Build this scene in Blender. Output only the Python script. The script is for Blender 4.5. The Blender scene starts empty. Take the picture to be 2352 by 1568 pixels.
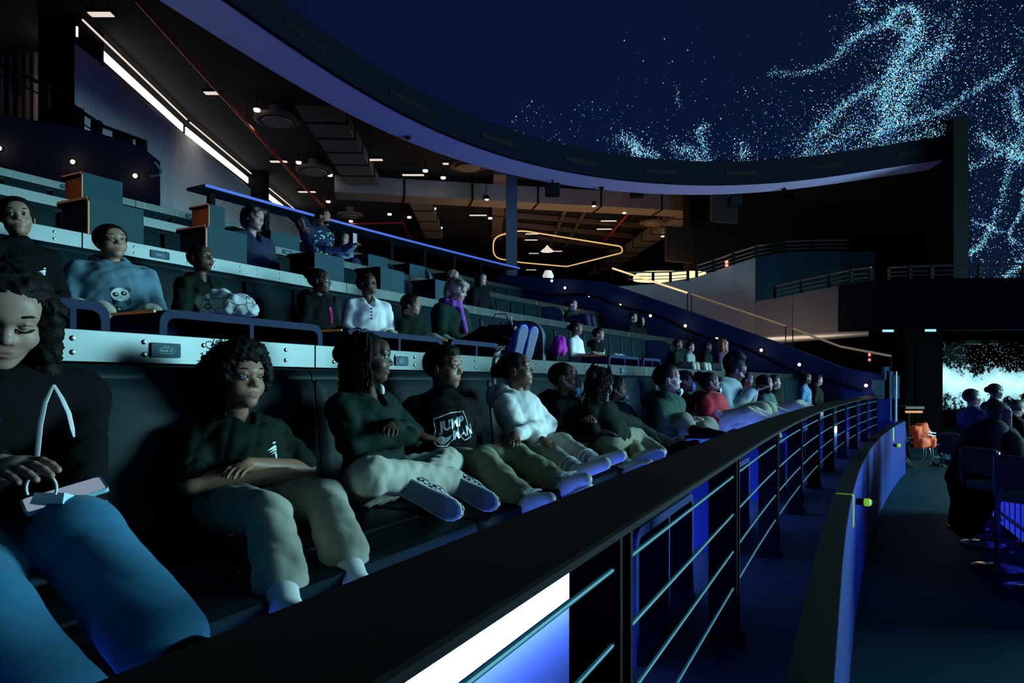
import bpy, math, random
import numpy as np
from mathutils import Vector, Matrix

# ---------------------------------------------------------------- camera, world, lights, exposure
SC = bpy.context.scene
COL = SC.collection
CZ = 1.05                      # camera height above the front-row floor
FPX = 1568.0                   # focal length in pixels of the 2352 px frame
HOR = 876.0                    # picture row of the horizon
cam_d = bpy.data.cameras.new('camera'); cam_d.sensor_width = 36.0; cam_d.lens = 24.0
cam_d.shift_y = (HOR - 784.0) / 2352.0
cam_d.clip_start = 0.02; cam_d.clip_end = 300
cam = bpy.data.objects.new('camera', cam_d); COL.objects.link(cam)
cam.location = (0, 0, CZ); cam.rotation_euler = (math.pi/2, 0, 0)
SC.camera = cam
SC.view_settings.view_transform = 'Standard'; SC.view_settings.look = 'None'
SC.view_settings.gamma = 1.0; SC.view_settings.use_curve_mapping = False
SC.view_settings.exposure = 0.0
SC.cycles.use_denoising = True
SC.cycles.max_bounces = 5; SC.cycles.diffuse_bounces = 3; SC.cycles.glossy_bounces = 3
SC.cycles.transmission_bounces = 4; SC.cycles.sample_clamp_indirect = 3.0; SC.cycles.sample_clamp_direct = 20
SC.cycles.caustics_reflective = False; SC.cycles.caustics_refractive = False
W0 = bpy.data.worlds.new('dark_hall'); SC.world = W0; W0.use_nodes = True
W0.node_tree.nodes['Background'].inputs[0].default_value = (0.02, 0.05, 0.12, 1)
W0.node_tree.nodes['Background'].inputs[1].default_value = 0.006

TH = math.radians(26.7)        # heading of the straight seating rows (clockwise from +Y)
DV = np.array([math.sin(TH), math.cos(TH)]); NV = np.array([math.cos(TH), -math.sin(TH)])
S0, RC = 3.0, 88.0            # rows bend gently beyond S0
def W(s, p, z):
    """point at distance s along the rows, p behind the camera line (towards the back of the house), height z"""
    if s <= S0:
        q = s*DV - p*NV
    else:
        c = S0*DV + RC*NV; a = (s-S0)/RC; v = -NV*(RC+p)
        q = c + np.array([v[0]*math.cos(a)+v[1]*math.sin(a), -v[0]*math.sin(a)+v[1]*math.cos(a)])
    return Vector((q[0], q[1], z))
def head_at(s):
    return TH + max(0.0, s-S0)/RC
def dvec(s):
    a = head_at(s); return Vector((math.sin(a), math.cos(a), 0))
def nvec(s):
    a = head_at(s); return Vector((math.cos(a), -math.sin(a), 0))
def at(px, py, Y):
    return Vector(((px-1176.0)/FPX*Y, Y, CZ + (HOR-py)/FPX*Y))
def s_of(px, p):
    """distance along the row of the point that stands p back and shows at picture column px"""
    u = (px-1176.0)/FPX; lo, hi = -3.0, 40.0
    for _ in range(50):
        m = (lo+hi)/2; q = W(m, p, 0)
        if q.y <= 0.05 or q.x/q.y < u: lo = m
        else: hi = m
    return (lo+hi)/2
def z_of(py, Y): return CZ + (HOR-py)/FPX*Y

def area(name, loc, target, size, sizey, power, color, spread=None):
    l = bpy.data.lights.new(name, 'AREA'); l.shape = 'RECTANGLE'; l.size = size; l.size_y = sizey
    l.energy = power; l.color = color
    if spread: l.spread = spread
    o = bpy.data.objects.new(name, l); COL.objects.link(o); o.location = loc
    d = Vector(target) - Vector(loc); o.rotation_euler = d.to_track_quat('-Z', 'Y').to_euler()
    return o
def point(name, loc, power, color, r=0.05):
    l = bpy.data.lights.new(name, 'POINT'); l.energy = power; l.color = color; l.shadow_soft_size = r
    o = bpy.data.objects.new(name, l); COL.objects.link(o); o.location = loc; return o

# the show on the dome lights the house: the bright heart of the picture stands in front of the seats
KEY = Vector((19.5, 7.2, 3.2))
area('dome_show_light', KEY, (0.5, 4.0, 1.2), 9.0, 4.0, 5800, (0.42, 0.88, 1.0))
area('front_fill_light', W(2.5, -11.0, 5.0), W(3.0, 2.0, 1.0), 6.0, 4.0, 120, (0.22, 0.75, 1.0))  # weaker frontal fill added beside the key light
area('lower_screen_light', at(2300, 862, 24.3), at(2000, 1000, 8), 4.5, 2.2, 40, (0.35, 0.85, 1.0))
area('soffit_fill', W(5.0, -5.5, -0.6), (0.5, 13.5, 6.0), 3.0, 3.0, 380, (0.16, 0.25, 1.0), math.radians(85))  # blue fill added on the lower floor to brighten the ring soffit
# ---------------------------------------------------------------- helpers
rnd = random.Random(7)
def new_mat(name):
    m = bpy.data.materials.new(name); m.use_nodes = True
    return m, m.node_tree, m.node_tree.nodes['Principled BSDF']
MATS = {}
def mat(name, col, rough=0.6, metal=0.0, noise=0.12, scale=30.0, bump=0.0, bscale=120.0, spec=0.5, sheen=0.0, emit=None, es=1.0, coat=0.0):
    if name in MATS: return MATS[name]
    m, nt, b = new_mat(name)
    b.inputs['Base Color'].default_value = (*col, 1); b.inputs['Roughness'].default_value = rough
    b.inputs['Metallic'].default_value = metal; b.inputs['Specular IOR Level'].default_value = spec
    if sheen: b.inputs['Sheen Weight'].default_value = sheen
    if coat: b.inputs['Coat Weight'].default_value = coat
    tc = nt.nodes.new('ShaderNodeTexCoord')
    if noise:
        n = nt.nodes.new('ShaderNodeTexNoise'); n.inputs['Scale'].default_value = scale; n.inputs['Detail'].default_value = 3
        nt.links.new(tc.outputs['Object'], n.inputs['Vector'])
        mx = nt.nodes.new('ShaderNodeMix'); mx.data_type = 'RGBA'
        mx.inputs['A'].default_value = (*[c*(1-noise) for c in col], 1); mx.inputs['B'].default_value = (*[min(1, c*(1+noise)) for c in col], 1)
        nt.links.new(n.outputs['Fac'], mx.inputs['Factor']); nt.links.new(mx.outputs['Result'], b.inputs['Base Color'])
    if bump:
        n2 = nt.nodes.new('ShaderNodeTexNoise'); n2.inputs['Scale'].default_value = bscale; n2.inputs['Detail'].default_value = 2
        nt.links.new(tc.outputs['Object'], n2.inputs['Vector'])
        bp = nt.nodes.new('ShaderNodeBump'); bp.inputs['Strength'].default_value = bump; bp.inputs['Distance'].default_value = 0.004
        nt.links.new(n2.outputs['Fac'], bp.inputs['Height']); nt.links.new(bp.outputs['Normal'], b.inputs['Normal'])
    if emit:
        b.inputs['Emission Color'].default_value = (*emit, 1); b.inputs['Emission Strength'].default_value = es
    MATS[name] = m; return m
def emat(name, col, strength, sample=True):
    if name in MATS: return MATS[name]
    m, nt, b = new_mat(name)
    b.inputs['Base Color'].default_value = (0.02, 0.02, 0.02, 1)
    b.inputs['Emission Color'].default_value = (*col, 1); b.inputs['Emission Strength'].default_value = strength
    if not sample: m.cycles.emission_sampling = 'NONE'
    MATS[name] = m; return m

def tag(o, label=None, cat=None, group=None, kind=None):
    if label: o['label'] = label
    if cat: o['category'] = cat
    if group: o['group'] = group
    if kind: o['kind'] = kind
    return o
def empty(name, loc, label, cat, group=None, kind=None):
    o = bpy.data.objects.new(name, None); COL.objects.link(o); o.location = loc; o.empty_display_size = 0.1
    return tag(o, label, cat, group, kind)
PARENT_LOC = {}
def link_mesh(name, me, m, parent=None):
    o = bpy.data.objects.new(name, me); COL.objects.link(o)
    if m is not None and len(me.materials) == 0:
        for mm in (m if isinstance(m, (list, tuple)) else [m]): me.materials.append(mm)
    if parent is not None:
        o.parent = parent
        M = world_m(parent); o.matrix_parent_inverse = M.inverted()
    return o
def world_m(o):
    M = o.matrix_basis.copy()
    if o.parent is not None: M = world_m(o.parent) @ o.matrix_parent_inverse @ M
    return M
def raw_mesh(name, v, f, smooth=False):
    me = bpy.data.meshes.new(name)
    v = np.asarray(v, dtype=np.float32).reshape(-1, 3)
    if isinstance(f, np.ndarray) and f.ndim == 2:
        n, k = f.shape
        me.vertices.add(len(v)); me.vertices.foreach_set('co', v.ravel())
        me.loops.add(n*k); me.loops.foreach_set('vertex_index', f.astype(np.int32).ravel())
        me.polygons.add(n); me.polygons.foreach_set('loop_start', np.arange(0, n*k, k, dtype=np.int32))
        me.polygons.foreach_set('loop_total', np.full(n, k, dtype=np.int32))
        me.update(calc_edges=True)
    else:
        me.from_pydata([tuple(map(float, q)) for q in v], [], f); me.update()
    if smooth: me.polygons.foreach_set('use_smooth', np.ones(len(me.polygons), dtype=bool)); me.update()
    return me
class MB:
    def __init__(self): self.v = []; self.f = []
    def add(self, vs, fs):
        o = len(self.v); self.v += [tuple(q) for q in vs]; self.f += [tuple(i+o for i in q) for q in fs]; return self
    def box(self, c, hx, hy, hz, X=None, Y=None, Z=None):
        X = Vector(X or (1,0,0)); Y = Vector(Y or (0,1,0)); Z = Vector(Z or (0,0,1)); c = Vector(c)
        vs = [c + X*(hx*i) + Y*(hy*j) + Z*(hz*k) for i in (-1,1) for j in (-1,1) for k in (-1,1)]
        return self.add(vs, [(0,1,3,2),(4,6,7,5),(0,4,5,1),(2,3,7,6),(0,2,6,4),(1,5,7,3)])
    def hexa(self, q):   # 8 corners: bottom 4 then top 4
        return self.add(q, [(0,3,2,1),(4,5,6,7),(0,1,5,4),(1,2,6,5),(2,3,7,6),(3,0,4,7)])
    def tube(self, pts, r, n=8, caps=True, closed=False, flat=None):
        pts = [Vector(q) for q in pts]; rs = r if isinstance(r, (list, tuple)) else [r]*len(pts)
        m = len(pts); o = len(self.v); prev = None
        for i, q in enumerate(pts):
            if closed: t = pts[(i+1)%m]-pts[i-1]
            else: t = pts[min(i+1, m-1)]-pts[max(i-1, 0)]
            t = t.normalized() if t.length > 1e-9 else Vector((0,0,1))
            if prev is None:
                a = Vector((0,0,1)) if abs(t.z) < 0.9 else Vector((1,0,0)); u = (a - t*a.dot(t)).normalized()
            else:
                u = prev - t*prev.dot(t); u = u.normalized() if u.length > 1e-6 else Vector((1,0,0))
            prev = u; w = t.cross(u)
            for k in range(n):
                a = 2*math.pi*k/n
                self.v.append(tuple(q + (u*math.cos(a)*(flat or 1.0) + w*math.sin(a))*rs[i]))
        for i in range(m if closed else m-1):
            j = (i+1) % m
            for k in range(n):
                k2 = (k+1) % n
                self.f.append((o+i*n+k, o+i*n+k2, o+j*n+k2, o+j*n+k))
        if caps and not closed:
            self.f.append(tuple(o+k for k in range(n-1, -1, -1))); self.f.append(tuple(o+(m-1)*n+k for k in range(n)))
        return self
    def loft(self, rings, caps=True, closed=True):
        o = len(self.v); n = len(rings[0])
        for r in rings: self.v += [tuple(q) for q in r]
        for i in range(len(rings)-1):
            for k in range(n if closed else n-1):
                k2 = (k+1) % n; self.f.append((o+i*n+k, o+i*n+k2, o+(i+1)*n+k2, o+(i+1)*n+k))
        if caps and closed:
            self.f.append(tuple(o+k for k in range(n-1, -1, -1))); self.f.append(tuple(o+(len(rings)-1)*n+k for k in range(n)))
        return self
    def lathe(self, c, prof, n=20, axis=(0,0,1)):
        A = Vector(axis).normalized(); B = Vector((1,0,0)) if abs(A.x) < 0.9 else Vector((0,1,0))
        U = (B - A*B.dot(A)).normalized(); V = A.cross(U); c = Vector(c)
        rings = [[c + A*h + (U*math.cos(2*math.pi*k/n) + V*math.sin(2*math.pi*k/n))*max(r, 1e-4) for k in range(n)] for r, h in prof]
        return self.loft(rings)
    def prism(self, poly, off):
        off = Vector(off); n = len(poly); a = [Vector(q) for q in poly]; b = [q+off for q in a]
        return self.add(a+b, [tuple(range(n-1,-1,-1)), tuple(range(n,2*n))] + [(i, (i+1)%n, n+(i+1)%n, n+i) for i in range(n)])
    def build(self, name, m, parent=None, smooth=False, bevel=0.0):
        me = raw_mesh(name, self.v, self.f, smooth)
        if smooth: me.set_sharp_from_angle(angle=math.radians(40))
        o = link_mesh(name, me, m, parent)
        if bevel:
            bm = o.modifiers.new('edge', 'BEVEL'); bm.width = bevel; bm.segments = 2; bm.limit_method = 'ANGLE'
        return o
def rowbox(mb, s0, s1, p0, p1, z0, z1, step=1.0):
    """box that follows the rows between s0..s1, p0..p1, z0..z1"""
    n = 1 if s1 <= S0 else max(1, int(math.ceil((s1-s0)/step)))
    rings = []
    for i in range(n+1):
        s = s0 + (s1-s0)*i/n
        rings.append([W(s,p0,z0), W(s,p1,z0), W(s,p1,z1), W(s,p0,z1)])
    return mb.loft(rings)
def rounded(pts2, r, n=4):
    """round the corners of a 2-D polygon"""
    out = []; m = len(pts2)
    for i in range(m):
        a, b, c = Vector(pts2[i-1]), Vector(pts2[i]), Vector(pts2[(i+1)%m])
        rr = r[i] if isinstance(r, (list, tuple)) else r
        if rr <= 0: out.append(tuple(b)); continue
        u = (a-b).normalized(); v = (c-b).normalized(); rr = min(rr, (a-b).length*.49, (c-b).length*.49)
        p0, p1 = b+u*rr, b+v*rr
        for k in range(n+1):
            t = k/n; out.append(tuple(p0*(1-t)**2 + b*2*t*(1-t) + p1*t*t))
    return out
def text_mesh(body, size, extrude=0.0005, align='CENTER', shear=0.0, bold=0.0, res=3):
    cu = bpy.data.curves.new('lettering', 'FONT'); cu.body = body; cu.size = size; cu.extrude = extrude
    cu.align_x = align; cu.align_y = 'CENTER'; cu.shear = shear; cu.offset = bold; cu.resolution_u = res
    o = bpy.data.objects.new('lettering', cu); COL.objects.link(o)
    dg = bpy.context.evaluated_depsgraph_get(); me = bpy.data.meshes.new_from_object(o.evaluated_get(dg))
    bpy.data.objects.remove(o); bpy.data.curves.remove(cu)
    v = np.array([tuple(q.co) for q in me.vertices]); f = [tuple(p.vertices) for p in me.polygons]
    bpy.data.meshes.remove(me); return v, f
# ---------------------------------------------------------------- materials of the house
M_floor = mat('dark_carpet', (0.010, 0.017, 0.018), 0.85, noise=0.3, scale=60, bump=0.3)
M_conc = mat('lower_floor_concrete', (0.006, 0.032, 0.045), 0.6, noise=0.25, scale=3.0, spec=.06)
M_fascia = mat('navy_fascia_paint', (0.012, 0.030, 0.16), 0.6, noise=0.1, scale=4, spec=.06)
M_navy = mat('navy_wall_paint', (0.014, 0.03, 0.085), 0.7, noise=0.12, scale=5, spec=.1)
M_black = mat('black_paint', (0.003, 0.003, 0.0035), 0.7, noise=0.2, spec=.08)
M_dark = mat('charcoal_paint', (0.010, 0.011, 0.013), 0.7, noise=0.2, scale=8, spec=.1)
M_rail = mat('black_rail_steel', (0.007, 0.0065, 0.0065), 0.6, noise=0.15, scale=40, spec=.05)
M_bar = mat('brushed_rail_bar', (0.03, 0.13, 0.16), 0.5, spec=.25, metal=0.2, noise=0.1)
M_alu = mat('brushed_aluminium', (0.056, 0.070, 0.070), 0.38, metal=0.9, noise=0.06, scale=25)
M_void = mat('void_black', (0.0012, 0.0012, 0.0014), .8, noise=0, spec=.02)
M_bolt = mat('bolt_steel', (0.18, 0.2, 0.22), 0.25, metal=0.9, noise=0)
M_leather = mat('dark_teal_leather', (0.005, 0.0145, 0.0185), 0.42, noise=0.2, scale=12, bump=0.05, bscale=260, spec=.045)
M_panel = mat('teal_lit_laminate', (0.016, 0.055, 0.066), 0.6, noise=0.08, spec=.1)  # grey laminate with the screen's teal light put into its colour
M_navytable = mat('navy_table_lacquer', (0.010, 0.022, 0.065), 0.6, noise=0.08, spec=.08)
M_gold = mat('amber_edge_trim', (0.42, 0.22, 0.08), 0.4, noise=0.05, emit=(1.0, 0.42, 0.12), es=0.06)
M_grey = mat('warm_grey_plaster', (0.17, 0.155, 0.14), 0.8, noise=0.06, scale=6)
M_ceil = mat('black_ceiling', (0.010, 0.009, 0.008), 0.9, noise=0.2)
M_beam = mat('brown_steel', (0.16, 0.11, 0.075), 0.6, noise=0.2, scale=6)
M_duct = mat('galvanised_duct', (0.34, 0.27, 0.2), 0.5, metal=0.3, noise=0.15, scale=5)
M_red = mat('red_sprinkler_pipe', (0.55, 0.03, 0.02), 0.45, emit=(1, 0.05, 0.03), es=0.0)
M_curt = mat('grey_curtain', (0.30, 0.30, 0.31), 0.9, noise=0.2, scale=8)
E_blue = emat('blue_toe_light', (0.07, 0.17, 1.0), 40.0)
E_hot = emat('blue_white_toe_light', (0.30, 0.40, 1.0), 9.0)
E_warm = emat('warm_lamp', (1.0, 0.62, 0.28), 14.0, sample=False)
E_aisle = emat('aisle_lamp', (1.0, 0.78, 0.52), 7.0, sample=False)
E_white = emat('daylight_gap', (1.0, 0.93, 0.84), 3.0)
E_lum = emat('ceiling_luminaire', (1.0, 0.86, 0.74), 0.8, sample=False)
E_down = emat('downlight', (1.0, 0.93, 0.85), 5.0, sample=False)
E_loop = emat('warm_led_loop', (1.0, 0.60, 0.22), 0.85, sample=False)
E_rail = emat('amber_handrail_led', (1.0, 0.66, 0.32), 1.1, sample=False)
E_edge = emat('blue_counter_edge', (0.06, 0.16, 0.9), 0.75, sample=False)

def structure(o, label): return tag(o, label, None, None, 'structure')
RP = lambda k: 2.15 + 2.37*(k-1)      # back wall of row k
RF = lambda k: 0.81*(k-1)             # floor of row k
SEND = 15.8                           # far end of the rows

# floors
structure(MB().box((9, 12, -0.85), 22, 26, 0.05).build('floor', M_conc), 'dark concrete floor of the lower level with bar stools')
for k in range(1, 5):
    p0 = 0.16 if k == 1 else RP(k-1)
    m = MB(); rowbox(m, -3.0, SEND, p0, RP(k)+0.05, RF(k)-0.12, RF(k))
    structure(m.build('floor_tier_%d' % k, M_floor if k > 1 else mat('grey_vinyl', (0.075, 0.08, 0.085), .6, noise=.2, scale=40)), 'dark carpeted tier floor carrying seating row %s' % ('one', 'two', 'three', 'four')[k-1])
m = MB(); rowbox(m, -3.0, 24, RP(4), 34.0, 3.10, 3.24, step=3)
structure(m.build('floor_concourse', M_floor), 'dark concourse floor behind the top row')
# curved blue fascia under the front rail
m = MB(); rowbox(m, -3.0, 16.0, 0.05, 0.16, -0.80, 0.25, step=0.8)
fw = structure(m.build('wall_front', M_fascia), 'curved blue fascia wall below the front guard rail')
m = MB(); rowbox(m, -3.0, 16.0, 0.052, 0.165, 0.25, 0.256, step=0.8); m.build('curb_cap', M_black, fw)
m = MB(); rowbox(m, 15.8, 16.0, 0.16, 4.0, -0.80, 0.25)
structure(m.build('wall_front_return', M_fascia), 'blue return wall closing the front platform')
# safety tape on the fascia (thin yellow-green corner marks)
M_tape = mat('yellow_green_tape', (0.55, 0.8, 0.12), 0.5, emit=(0.4, 0.9, 0.1), es=0.25)
def fs(px): return s_of(px, 0.05)
def tape(px, py, w, h, horiz):
    s = fs(px); Y = W(s, .045, 0).y; z = z_of(py, Y)
    m = MB(); rowbox(m, s-w/2, s+w/2, 0.042, 0.05, z-h, z)
    return m.build('corner_tape', M_tape)
sA = fs(1958)
tA = empty('corner_tape', W(sA, 0.05, 0), 'yellow green corner tape on the blue fascia edge', 'tape')
m = MB(); rowbox(m, sA-0.03, sA+0.03, 0.04, 0.05, 0.03, 0.25); m.build('vertical_strip', M_tape, tA)
m = MB(); rowbox(m, sA-0.03, sA+0.03, 0.05, 0.155, 0.25, 0.256); m.build('top_strip', M_tape, tA)
sB = fs(2051)
m = MB(); rowbox(m, sB-0.05, sB+0.05, 0.04, 0.05, 0.02, 0.25)
tag(m.build('edge_tape', M_tape), 'short green tape strip on the far end of blue fascia', 'tape')
# green fascia-mounted floor lamps
M_lime = mat('lime_plastic', (0.45, 0.85, 0.05), 0.35, emit=(0.45, 1, 0.05), es=0.35)
for px, py, lab in ((1972, 1151, 'lime green strobe lamp on the blue fascia, nearer one'), (2058, 1022, 'lime green strobe lamp on the blue fascia, farther one')):
    s = fs(px-6); q = W(s, 0.05, 0); z = z_of(py, q.y); q.z = z; n = nvec(s); d = dvec(s)
    e = empty('strobe_lamp', q, lab, 'lamp')
    MB().lathe(q + n*0.0, [(0.0,0.0),(0.026,0.0),(0.026,0.05),(0.02,0.055),(0.0,0.055)], 14, n).build('mount', M_black, e, True)
    m = MB().lathe(q + n*0.055, [(0.0,0.0),(0.022,0.0),(0.032,0.01),(0.032,0.04),(0.02,0.055),(0.0,0.058)], 7, n); m.build('lens', M_lime, e)
    MB().lathe(q + n*0.112, [(0.0,0.0),(0.014,0.0),(0.011,0.008),(0.0,0.009)], 10, n).build('cap', M_bar, e, True)

# tier back walls with riveted metal parapet panels
PANEL = 2.45
for k in range(1, 5):
    m = MB(); rowbox(m, -3.0, SEND, RP(k), RP(k)+0.10, RF(k), RF(k)+1.10)
    wl = structure(m.build('wall_tier_%d' % k, M_dark), 'dark riser wall behind seating row %s with riveted metal parapet' % ('one','two','three','four')[k-1])
    s = -3.0 + 0.41*k; z0, z1 = RF(k)+1.11, RF(k)+1.213
    boltv = None
    while s < SEND-0.3:
        e = min(s+PANEL, SEND)
        m = MB(); rowbox(m, s+0.002, e-0.002, RP(k)-0.012, RP(k)+0.11, z0, z1)
        pn = m.build('parapet_panel', M_alu, wl, bevel=0.003)
        # pairs of domed bolts
        big = k <= 2
        mb = MB(); j = 0; t = s+0.12
        while t < e-0.08:
            if not (k == 4 and t > 9):
                for zz in (z0+0.030, z1-0.030):
                    c = W(t, RP(k)-0.012, zz); n = nvec(t)
                    if big and t < 7:
                        b = MB().lathe(c, [(0.0085,-0.001),(0.0085,0.002),(0.006,0.006),(0.0,0.007)], 8, n); b.build('bolt', M_bolt, pn, True)
                    else: mb.lathe(c, [(0.0085,-0.001),(0.0075,0.004),(0.0,0.006)], 6, n)
            j += 1; t += 0.235 if j % 3 else 0.17
        if mb.v: tag(mb.build('bolts', M_bolt, pn, True), kind='stuff')
        s = e
# ---------------------------------------------------------------- ring soffit and dome
RCX, RCY, ROUT = 8.0, 2.8, 14.5
LOW = [(398,0),(510,82),(629,163),(704,216),(799,265),(900,316),(1010,358),(1100,387),(1163,403),(1299,426),(1372,439),(1542,448),(1712,449),(1899,428),(2134,379)]
def ring_hit(u):
    a = u*u+1; b = -2*(u*RCX+RCY); c = RCX**2+RCY**2-ROUT**2
    return (-b+math.sqrt(b*b-4*a*c))/(2*a)
azz = []
for px, py in LOW:
    u = (px-1176)/FPX; Y = ring_hit(u); azz.append((math.atan2(u*Y-RCX, Y-RCY), z_of(py, Y)))
AZ = np.array([a for a, z in azz]); AZZ = np.array([z for a, z in azz])
AZS = np.linspace(-3.3, 3.3, 331); _z = np.interp(AZS, AZ, AZZ); _k = np.exp(-.5*(np.arange(-15,16)/6.0)**2); _k /= _k.sum(); ZSM = np.convolve(np.pad(_z, 15, mode='edge'), _k, mode='valid')
def ring_z(a): return float(np.interp(a, AZS, ZSM))
def ring_p(a, r, z): return Vector((RCX + math.sin(a)*r, RCY + math.cos(a)*r, z))
A_END = AZ[-1]
NR = 96; A_START = -math.pi*0.95
ras = [A_START + (A_END-A_START)*i/NR for i in range(NR+1)]
RIN = ROUT-0.85
m = MB()
m.loft([[ring_p(a, ROUT, ring_z(a)), ring_p(a, ROUT, ring_z(a)+0.45), ring_p(a, RIN, ring_z(a)+0.45), ring_p(a, RIN, ring_z(a)+0.0)] for a in ras])
M_ring = mat('blue_lit_soffit', (0.42, 0.36, 0.62), 0.7, noise=0.04, scale=2)  # pale soffit, its blue-violet lighting partly put into the base colour
ring = structure(m.build('ceiling_ring', M_ring, smooth=True), 'wide pale ring soffit curving along the dome edge')
m = MB(); m.loft([[ring_p(a, RIN+0.02, ring_z(a)-0.004), ring_p(a, RIN+0.02, ring_z(a)+0.54), ring_p(a, RIN-0.06, ring_z(a)+0.54), ring_p(a, RIN-0.06, ring_z(a)-0.004)] for a in ras])
M_lip = mat('dark_lip', (0.004, 0.005, 0.009), 0.9, spec=.03)
m.build('inner_lip', M_lip, ring, smooth=True)
for i in range(9):      # slots in the lip
    a = -1.15 + i*0.155
    if a < A_END-0.05:
        m = MB(); m.loft([[ring_p(b, RIN-0.075, ring_z(b)+0.20), ring_p(b, RIN-0.075, ring_z(b)+0.30), ring_p(b, RIN-0.05, ring_z(b)+0.30), ring_p(b, RIN-0.05, ring_z(b)+0.20)] for b in (a, a+0.02, a+0.04, a+0.06)])
        m.build('speaker_slot', M_black, ring)
for px, py in ((935,322),(1382,433),(1803,436)):   # little soffit sensors
    u = (px-1176)/FPX; Y = (py and (z_of(0,1) and 0)) or ring_hit(u)*0.985
    a = math.atan2(u*Y-RCX, Y-RCY); MB().lathe(ring_p(a, ROUT-0.2, ring_z(a)), [(0.0,0.0),(0.06,0.0),(0.05,-0.05),(0.0,-0.06)], 10).build('sensor', M_black, ring)
# black end wall of the ring
e0 = ring_p(A_END, RIN-0.3, 0); e1 = ring_p(A_END, ROUT+0.3, 0)
m = MB(); m.loft([[ring_p(A_END+t, r, z) for r, z in ((RIN-0.45, 2.6), (ROUT+0.4, 2.6), (ROUT+0.4, ring_z(A_END)+0.85), (RIN-0.45, ring_z(A_END)+0.85))] for t in (0.0, 0.012, 0.024)])
structure(m.build('wall_screen_edge', M_black), 'black vertical end wall where the screen drops lower')
# dome screen
DCZ, DR = 5.0, 13.8
M_dome = mat('dome_screen_surface', (0.004, 0.006, 0.02), 0.95, noise=0.03, spec=.05, emit=(0.02, 0.08, 0.6), es=0.0045)
M_dome.cycles.emission_sampling = 'NONE'
NA, NE = 160, 44
vs, fs_ = [], []; eb = math.asin((3.0-DCZ)/DR); A0 = A_END+0.012
for j in range(NE+1):
    for i in range(NA):
        a = A0 + 2*math.pi*i/NA; e = eb + (math.pi/2-eb)*j/NE
        vs.append(ring_p(a, DR*math.cos(e), DCZ+DR*math.sin(e)))
for j in range(NE):
    for i in range(NA):
        i2 = (i+1) % NA; q = (j*NA+i, j*NA+i2, (j+1)*NA+i2, (j+1)*NA+i)
        am = A0 + 2*math.pi*(i+.5)/NA; am = am-2*math.pi if am > math.pi else am
        if am < A0 and vs[q[0]].z < ring_z(am)+0.06 : continue
        fs_.append(q)
dome = link_mesh('dome_screen', raw_mesh('dome_screen', vs, fs_, True), M_dome)
dome.modifiers.new('shell', 'SOLIDIFY').thickness = 0.06; dome.modifiers['shell'].offset = -1
tag(dome, 'huge dark navy dome screen showing drifting cyan star particles', 'screen')
# particles of the projected picture, lying on the screen surface
def dome_hit(px, py):
    u, v = (px-1176)/FPX, (HOR-py)/FPX
    D = np.array([u, 1.0, v]); O = np.array([-RCX, -RCY, CZ-DCZ])
    a = D@D; b = 2*O@D; c = O@O-(DR-0.05)**2
    t = (-b+math.sqrt(b*b-4*a*c))/(2*a)
    P = D*t; P[2] += CZ; return P
FIL = [  # (polyline in picture coordinates, width, count, brightness)
 ([(2111,72),(2078,118),(2052,168),(2036,219),(2023,261)],20,2300,1.0), ([(2179,93),(2149,130),(2107,168),(2078,219),(2061,261),(2006,311)],20,2400,1.0),
 ([(2036,55),(2052,29),(2069,17),(2103,25),(2111,72)],9,700,.9), ([(1926,130),(1947,97),(1981,76),(2036,55),(2086,67),(2111,84)],9,900,.85),
 ([(1762,168),(1838,168),(1897,151),(1926,130)],6,330,.6), ([(1918,261),(1964,223),(2015,194)],9,520,.8), ([(1850,370),(1859,320),(1918,261)],14,620,.9),
 ([(1850,372),(1880,350),(1922,324),(1981,278)],14,640,.9), ([(2006,311),(2086,278),(2170,253),(2233,210),(2292,177),(2330,143)],7,900,.8),
 ([(1564,345),(1585,341),(1602,358),(1615,391)],9,380,.8), ([(1636,396),(1623,366),(1606,303),(1623,286)],9,420,.9), ([(1707,396),(1705,328)],11,300,.9),
 ([(1590,375),(1640,392)],14,300,1.0), ([(1425,310),(1462,345),(1512,362)],12,480,1.0), ([(1440,388),(1470,355),(1455,320)],12,420,1.0), ([(1535,320),(1555,350),(1560,390)],12,150,.7),
 ([(1552,190),(1560,250)],5,50,.5), ([(2166,324),(2212,354),(2217,379),(2187,404),(2162,446)],8,480,.8), ([(2250,311),(2284,332),(2322,358),(2360,358)],10,600,.9),
 ([(2330,200),(2334,269),(2356,290)],11,420,.9), ([(2352,300),(2330,340),(2352,380)],16,420,.9), ([(2229,509),(2275,522),(2301,534)],5,160,.9), ([(2275,522),(2301,463),(2313,404),(2330,330)],7,360,.8),
 ([(2275,522),(2250,564),(2221,589)],6,330,.9), ([(2351,433),(2347,484),(2317,534),(2326,555),(2356,570)],4,330,.9), ([(2356,585),(2334,619),(2301,640)],8,330,.9),
 ([(2166,300),(2120,320),(2000,345),(1900,375)],22,1300,.8), ([(2200,470),(2187,404),(2240,380),(2290,350)],8,300,.8), ([(2090,0),(2110,30),(2180,60),(2200,20),(2195,-10)],14,300,.6), ([(1970,-5),(1985,20),(2010,10)],12,200,.8)]
pr = np.random.RandomState(5)
PX = []
for poly, w, cnt, br in FIL:
    P = np.array(poly, float); seg = np.linalg.norm(np.diff(P, axis=0), axis=1); cum = np.concatenate([[0], np.cumsum(seg)])
    t = pr.rand(cnt)*cum[-1]; x = np.interp(t, cum, P[:,0]); y = np.interp(t, cum, P[:,1])
    g = pr.randn(cnt, 2)*w*np.where(pr.rand(cnt) < .3, 1.7, .62)[:,None]
    for a, b in zip(x+g[:,0], y+g[:,1]): PX.append((a, b, br*(.25+.75*pr.rand()**1.6), 0))
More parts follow.
